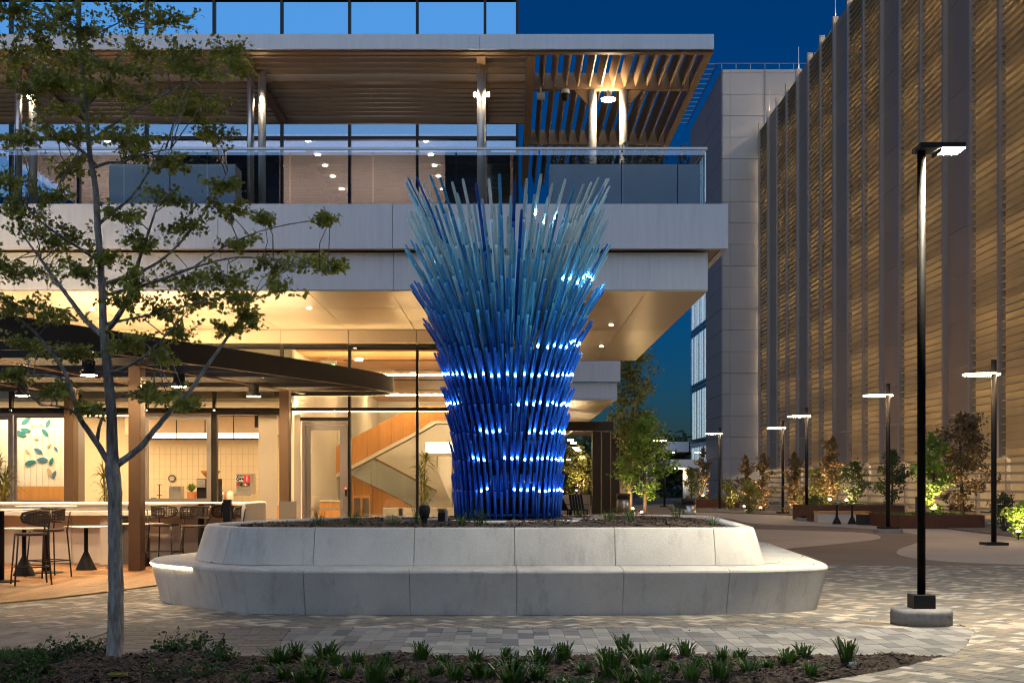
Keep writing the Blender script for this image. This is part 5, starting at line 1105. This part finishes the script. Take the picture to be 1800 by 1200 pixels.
def tree(name, label, px, D, h, spread, n, leafm, size, count, barkm='bark_dark', clear=0.2, z0=0.0, group=None, shape='round'):
    X = (px - HX) / F * D; o = thing(name, label, 'tree' if 'tree' in name else 'shrub', (X, D, z0), group); m = MB()
    tips = limbs(m, (X, D, z0), h * 0.96, 0.022 * h ** 0.9 + 0.012, n, spread); m.build('trunk', barkm, o, True)
    pts = []
    for t in tips:
        if t.z - z0 > h * clear: pts.append((t, (spread * 0.26, spread * 0.26, spread * 0.2)))
    for i in range(10):
        t = clear + (1 - clear) * i / 9; w_ = spread * (0.75 * (1 - t) + 0.12 if shape == 'cone' else 0.8 * sqrt(max(0.05, 1 - (2 * (t - clear) / (1 - clear) - 0.9) ** 2 * 0.8)))
        for _ in range(3): a = U(0, 6.28); pts.append(((X + cos(a) * w_ * U(.2, .75), D + sin(a) * w_ * U(.2, .75), z0 + h * t), (w_ * .35, w_ * .35, h * .06)))
    leaf_cloud(pts, count, size).build('crown', leafm, o); return o
tree('oak_tree', 'tall slender dark green tree beyond the sculpture beside the wing soffit', 1106, 64, 8.6, 1.9, 34, 'leaf_mid', 0.20, 5200, clear=0.22, shape='cone')
tree('maple_tree', 'small bright green lit tree in front of the dark fin walls', 1134, 56, 4.4, 1.5, 26, 'leaf_bright', 0.17, 3400, clear=0.22)
tree('crepe_tree', 'lit multi stemmed tree under the entry pavilion', 1017, 66, 3.3, 1.1, 24, 'leaf_mid', 0.13, 1700, clear=0.2)
SH = [(1692, 43.0, 3.3, 1.35, 'leaf_bronze', 2600, 0.13, 'round', 'spreading bronze leaved tree in the large rusty planter', 0.41), (1638, 42.6, 2.7, 0.75, 'leaf_bright', 1500, 0.12, 'round', 'green shrub in the rusty planter half hidden by the lamp post', 0.41),
      (1568, 49.5, 2.2, 0.80, 'leaf_dark', 1300, 0.12, 'round', 'loose dark green shrub behind the ring lamp near the dark box bench', 0.5), (1499, 50.5, 1.75, 0.72, 'leaf_dark', 1300, 0.11, 'round', 'rounded olive shrub behind the cone tables', 0.5),
      (1463, 52.0, 2.75, 0.65, 'leaf_bronze', 1700, 0.12, 'cone', 'pointed bronze tree lit from below behind the pale bench wall', 0.5), (1437, 54, 1.9, 0.8, 'leaf_mid', 1300, 0.11, 'round', 'olive green shrub behind the ring lamp footing', 0.1),
      (1396, 58, 2.7, 0.62, 'leaf_bronze', 1500, 0.12, 'cone', 'pointed bronze tree between two ring lamp posts', 0.05), (1342, 66, 2.9, 0.75, 'leaf_bronze', 1400, 0.13, 'cone', 'brown pointed tree against the end of the garage', 0.0),
      (1311, 70, 2.9, 0.70, 'leaf_bronze', 1300, 0.13, 'cone', 'narrow dark pointed tree in front of the grey block', 0.0), (1316, 60, 1.5, 0.75, 'leaf_mid', 900, 0.11, 'round', 'low olive shrub below the narrow pointed tree', 0.0),
      (1281, 70, 1.6, 0.8, 'leaf_mid', 900, 0.12, 'round', 'low grey green shrub beside the grey block corner', 0.0), (1235, 78, 3.1, 0.7, 'leaf_bronze', 1100, 0.14, 'cone', 'lit pointed tree at the foot of the grey block corner', 0.45), (1215, 76, 1.9, 0.75, 'leaf_mid', 900, 0.12, 'round', 'lit olive shrub beside the far litter bin', 0.45),
      (1432, 51, 0.9, 0.7, 'leaf_dark', 700, 0.10, 'round', 'low dark shrub at the foot of the ring lamp', 0.0), (1795, 33, 0.9, 0.5, 'leaf_bright', 600, 0.09, 'round', 'low bright green shrub lit at the picture edge', 0.03), (1765, 38, 1.1, 0.5, 'leaf_dark', 500, 0.10, 'round', 'thin dark shrub behind the nearest ring lamp', 0.03)]
for px, D, h, sp, lm_, cnt_, sz, shp, lab, z0 in SH: tree('bronze_tree' if shp == 'cone' else 'shrub', lab, px, D, h, sp, 16, lm_, sz, int(cnt_ * 1.7), clear=0.08, z0=z0, group='trees and shrubs along the garage', shape=shp)
# small uplights that light them; second under the tall tree added to brighten it
def uplight(label, px, D, z0, dx=0.0, dy=-0.7):
    X = (px - HX) / F * D; o = thing('garden_uplight', label, 'light', (X, D, z0), 'garden uplights along the garage'); MB().tube([(X, D, z0 - 0.02), (X, D, z0 + 0.10)], 0.02, 8).build('stake', 'black', o); MB().lathe([(0.045, 0), (0.055, 0.08), (0.055, 0.1)], 14, (X, D, z0 + 0.10)).build('housing', 'black', o); MB().lathe([(0.04, 0), (0.035, 0.012)], 14, (X, D, z0 + 0.201)).build('lens', 'up_warm', COL.objects[-1])
for k, (px, D, z0, lab) in enumerate(((1459, 51.2, 0.6, 'small uplight below the lit bronze tree'), (1488, 50.0, 0.6, 'small uplight below the olive shrub by the cone tables'), (1640, 42.1, 0.42, 'small uplight in the large rusty planter'), (1399, 57.2, 0.05, 'small uplight below the bronze tree between two ring lamps'), (1430, 53.3, 0.1, 'small uplight beside the green shrub behind the footing'),
                                  (1308, 69.2, 0.0, 'small uplight below the narrow tree by the grey block'), (1337, 65.2, 0.0, 'small uplight below the brown tree at the garage end'), (1236, 77.2, 0.5, 'small uplight below the tree at the grey block corner'), (1790, 32.6, 0.03, 'small uplight below the shrub at the picture edge'), (1112, 63.0, 0.0, 'second small uplight under the tall slender tree'), (1013, 65.2, 0.9, 'small uplight below the lit tree in the pavilion'), (1128, 55.2, 0.0, 'small uplight under the bright green tree'), (1102, 63.2, 0.0, 'small uplight under the tall slender tree'))): uplight(lab, px, D, z0)
# dark wood beyond the road
pts = []
for i in range(46): pts.append(((U(-6, 19), U(128, 140), U(0, 5.5)), (2.4, 2, 1.8)))
stuff(tag(leaf_cloud(pts, 9000, 0.7).build('distant_woods', 'leaf_dark'), 'dark mass of distant trees beyond the road', 'woods'))

# ================================================================== YOUNG TREE IN FRONT
TD = 10.4
yt = thing('young_tree', 'young slender tree with forked pale trunk and lacy green leaves in the front bed', 'tree', (gr(203, 1165).x, TD, 0))
def wp(p, D): return at(p[0], p[1], D)
BR = [([(203, 1172), (203, 1140), (203, 1060), (203, 960), (203, 880), (199, 835), (197, 800)], [.090, .074, .066, .060, .058, .064, .055], 0),
      ([(197, 812), (197, 740), (190, 660), (184, 600), (181, 560), (178, 480), (172, 400), (168, 330), (158, 270), (150, 180), (140, 80), (134, -10), (128, -120)], [.050, .043, .040, .037, .032, .028, .027, .024, .021, .017, .014, .011, .005], 0),
      ([(196, 822), (168, 775), (142, 738), (130, 700), (112, 650), (75, 600), (40, 565), (-10, 535)], [.028, .025, .022, .019, .016, .013, .010, .006], -.5),
      ([(170, 778), (176, 745), (186, 722)], [.018, .014, .008], .1), ([(150, 750), (135, 728), (110, 715), (70, 712)], [.016, .012, .010, .004], -.3),
      ([(204, 818), (246, 786), (272, 755), (300, 722), (335, 685), (366, 640), (396, 598), (424, 556), (448, 515)], [.032, .027, .024, .021, .018, .016, .013, .010, .005], .4),
      ([(183, 592), (150, 562), (120, 522), (86, 476), (60, 440), (30, 400)], [.026, .022, .018, .014, .010, .004], .5), ([(184, 585), (206, 558), (226, 520), (240, 470), (262, 405), (280, 350)], [.028, .024, .020, .016, .011, .004], -.5),
      ([(188, 655), (215, 648), (258, 622), (300, 580), (330, 545)], [.015, .013, .010, .008, .004], -.3), ([(195, 700), (240, 690), (300, 675), (330, 690)], [.012, .010, .007, .003], .3),
      ([(172, 395), (200, 372), (232, 345), (262, 300), (290, 250)], [.016, .014, .011, .008, .003], .5), ([(168, 290), (140, 262), (112, 248), (70, 240), (20, 225)], [.016, .013, .010, .007, .003], .4), ([(165, 295), (190, 286), (216, 284), (250, 272), (300, 262)], [.014, .012, .010, .007, .003], -.4),
      ([(150, 190), (185, 150), (215, 100), (235, 40)], [.013, .010, .007, .003], .4), ([(152, 200), (110, 150), (70, 110), (30, 90)], [.013, .010, .007, .003], -.3), ([(156, 250), (220, 205), (300, 160), (380, 130), (430, 115)], [.014, .011, .009, .006, .003], .6),
      ([(179, 500), (240, 480), (290, 452), (340, 400), (380, 340), (400, 300)], [.018, .014, .011, .008, .006, .003], .5), ([(180, 520), (270, 496), (340, 470), (420, 452), (500, 462), (575, 475)], [.017, .014, .011, .008, .005, .003], -.2), ([(176, 460), (130, 430), (85, 400), (40, 360)], [.015, .012, .009, .003], -.5),
      ([(182, 570), (230, 560), (300, 545), (370, 525), (440, 520)], [.013, .011, .008, .006, .003], .3), ([(120, 670), (90, 660), (50, 660), (10, 670)], [.012, .009, .007, .003], .2), ([(340, 470), (400, 430), (480, 400), (580, 385), (600, 398)], [.009, .007, .005, .004, .002], .1), ([(145, 130), (120, 60), (70, 20), (30, -20)], [.010, .008, .005, .003], .3)]
tm = MB(); tips = []
for P_, rr, dz in BR:
    n = len(P_); pts = catmull([wp(p, TD + dz * (i / max(1, n - 1))) for i, p in enumerate(P_)], 4); rad = []
    for i in range(len(pts)):
        t = i / 4; k = min(n - 2, int(t)); rad.append(rr[k] + (rr[k + 1] - rr[k]) * (t - k))
    tm.tube([p + Vector((U(-1, 1), U(-1, 1), 0)) * r * 0.10 for p, r in zip(pts, rad)], rad, 12 if rr[0] > .04 else 7)
    tips += [p for p, r in zip(pts, rad) if r < .016]
CL = [(60, 50, 55), (230, 30, 55), (30, 110, 55), (120, 105, 60), (200, 120, 70), (300, 105, 50), (60, 165, 50), (140, 195, 60), (250, 175, 70), (340, 130, 55), (415, 118, 38), (90, 240, 50), (200, 245, 60), (325, 195, 50), (375, 240, 40), (120, 295, 40), (250, 260, 40), (300, 285, 40), (385, 330, 34), (400, 372, 38), (290, 350, 45), (215, 385, 38), (30, 370, 42), (62, 412, 58), (140, 420, 52), (20, 320, 34), (92, 350, 40), (330, 402, 46), (252, 432, 38), (192, 452, 26), (60, 480, 58), (150, 482, 46), (240, 502, 56), (330, 492, 56), (415, 432, 34), (400, 492, 46), (480, 470, 40), (545, 462, 40), (30, 542, 40), (100, 560, 48), (205, 532, 38), (280, 552, 48), (352, 530, 54), (430, 530, 44), (490, 510, 34), (580, 388, 22), (60, 612, 44), (130, 622, 38), (232, 602, 38), (272, 632, 38), (322, 592, 38), (400, 582, 34), (440, 562, 28), (20, 662, 28), (100, 692, 34), (252, 692, 34), (290, 702, 40), (160, 722, 24), (332, 712, 18), (30, 242, 40), (0, 470, 40), (300, 40, 40), (20, 20, 40), (110, 20, 50), (150, 60, 50), (590, 470, 20), (465, 385, 18), (240, 90, 50), (80, 90, 50), (100, 150, 50), (180, 160, 50), (400, 95, 34), (360, 180, 40)]
lv = MB()
for px, py, r in CL:
    D = TD + U(-.55, .55); c = at(px, py, D); rr = r / F * D * 1.15
    near_tip = sorted(tips, key=lambda t: (t - c).length)[:2]
    for nt in near_tip:
        md = nt.lerp(c, .5) + Vector((U(-.05, .05), U(-.05, .05), U(-.02, .06))); tm.tube([nt, md, c], [.006, .004, .002], 4)
    for s_ in range(int(6 + r / 7)):
        a = U(0, 6.28); e = U(-.5, .9); d = Vector((cos(a) * cos(e), sin(a) * cos(e) * 1.2, sin(e) * .75)); tip = c + d * rr * U(.55, 1.05); tm.tube([c, c.lerp(tip, .55) + Vector((0, 0, .015)), tip], [.003, .0022, .0012], 3, False)
        for _ in range(32):
            t = U(.1, 1.2); p = c.lerp(tip, t) + Vector((U(-1, 1), U(-1, 1), U(-1, 1))) * .035; dd = (d * .4 + Vector((random.gauss(0, .7), random.gauss(0, .7), random.gauss(-.15, .5)))).normalized(); leaf(lv, p, U(.026, .056), 1, dd)
tm.build('trunk', 'bark', yt, True); lv.build('crown', 'leaf_near', yt)

# ================================================================== FRONT BED PLANTS
strap = [tuft_mesh('blades', 64, 0.09, 0.23, 0.0095, 'leaf_strap', 0.07, 0.95) for _ in range(6)]
ROW = [(628, 1165), (677, 1178), (740, 1168), (778, 1172), (835, 1164), (888, 1156), (905, 1185), (950, 1166), (990, 1158), (1025, 1178), (1060, 1166), (1098, 1157), (1125, 1180), (1165, 1164), (1205, 1158), (1230, 1178), (1270, 1168), (1300, 1160), (1318, 1188), (1350, 1175), (1385, 1162), (1412, 1156), (1425, 1182), (1490, 1166), (490, 1166), (520, 1160), (545, 1178), (572, 1158), (455, 1178), (500, 1192), (610, 1192), (660, 1204), (700, 1196), (765, 1198), (800, 1206), (850, 1194), (900, 1208), (945, 1200), (985, 1208), (1050, 1200), (1100, 1206), (1160, 1202), (1215, 1206), (1265, 1198), (530, 1208), (725, 1212), (1010, 1214), (1140, 1212), (1185, 1190), (1075, 1188), (590, 1168), (555, 1200)]
rowof = lambda py: 0 if py < 1171 else 1 if py < 1191 else 2
for k, (px, py) in enumerate(ROW):
    nth = sum(1 for a, b in ROW if rowof(b) == rowof(py) and a < px)
    p = gr(px, py, 0.03); o = inst('strappy_clump', strap[k % 6], None, (p.x, p.y, bedz(p.x, p.y) - 0.005), (0, 0, U(0, 6.28)), (lambda s: (s * U(.85, 1.25), s * U(.85, 1.2), s * U(.7, 1.2)))(U(.5, 1.0))); tag(o, ORD[nth] + ' green strappy clump from the young tree in the ' + ('row along the paving', 'middle row of the bed', 'front row of the bed')[rowof(py)], 'plant', 'strappy clumps in the front bed')
def vinca(label, pxs, n):
    p0 = gr(*pxs[0], 0.03); o = thing('trailing_plant', label, 'plant', (p0.x, p0.y, 0), 'trailing plants around the young tree'); st_ = MB(); lf = MB()
    for px, py in pxs:
        p = gr(px, py, 0.03); b = Vector((p.x, p.y, bedz(p.x, p.y)))
        for _ in range(n):
            a = U(0, 6.28); l = U(.08, .26); e = U(.3, 1.3); d = Vector((cos(a) * cos(e), sin(a) * cos(e), sin(e))); tip = b + d * l + Vector((0, 0, -.03)); mid = b + d * l * .6; st_.tube([b, mid, tip], .0025, 3, False)
            for t in range(9): q = b.lerp(tip, .2 + .8 * t / 8) + Vector((U(-.012, .012), U(-.012, .012), U(0, .02))); leaf(lf, q, U(.025, .05))
    stuff(st_.build('stems', 'bark_dark', o)); stuff(lf.build('foliage', 'leaf_strap', o))
vinca('trailing leafy ground cover on the lawn side of the young tree', [(60, 1168), (90, 1158), (120, 1152), (140, 1150), (165, 1150), (185, 1150), (40, 1180), (110, 1162), (75, 1185), (20, 1195), (50, 1200)], 16)
vinca('trailing leafy ground cover on the walkway side of the young tree trunk', [(285, 1150), (310, 1152), (335, 1152), (350, 1148), (300, 1155)], 14); vinca('lower trailing leafy sprig between the young tree and the strappy clumps', [(380, 1160), (400, 1162), (390, 1168)], 12); vinca('small leafy sprigs along the front edge of the bed', [(330, 1200), (280, 1205), (370, 1195), (430, 1202)], 8)
o = thing('drain_grate', 'round pale slotted drain grate in the mulch below the young tree', 'drain', gr(207, 1188, 0.06)); c = gr(207, 1188, 0.06); c.z = bedz(c.x, c.y) + 0.03
MB().lathe([(0.062, 0), (0.075, 0), (0.075, 0.014), (0.062, 0.014), (0.062, 0)], 28, c, False).build('rim', 'leaf_mid', o)
for k in range(7):
    x = -0.05 + k * 0.0166; l = sqrt(max(0, .062 ** 2 - x * x)); bx('bar', 'leaf_mid', o, c.x + x - .004, c.x + x + .004, c.y - l, c.y + l, c.z + .002, c.z + .012)

fl = MB()
for _ in range(80):
    if R() < 0.5:
        p, q = outline(U(0, PER)); t = U(0.1, 0.6); leaf(fl, Vector((p.x + q.x * t, p.y + q.y * t, 0.542)), U(0.015, 0.035), 0, Vector((U(-1, 1), U(-1, 1), 0.1)).normalized())
    else:
        y = U(10.9, 14); leaf(fl, Vector((U(-0.4 * y, 0.42 * y), y, 0.012)), U(0.012, 0.03), 0, Vector((U(-1, 1), U(-1, 1), 0.1)).normalized())
stuff(tag(fl.build('leaf_litter', 'chips'), 'scattered dry fallen leaves on the bench and paving', 'leaves'))

p = gr(1493, 1166, 0.03); tag(MB().box(p.x - 0.03, p.x + 0.03, p.y - 0.10, p.y - 0.095, 0.03, 0.06).build('plant_tag', 'white_print'), 'small white plant tag lying by the last strappy clump near the bed tip', 'tag')
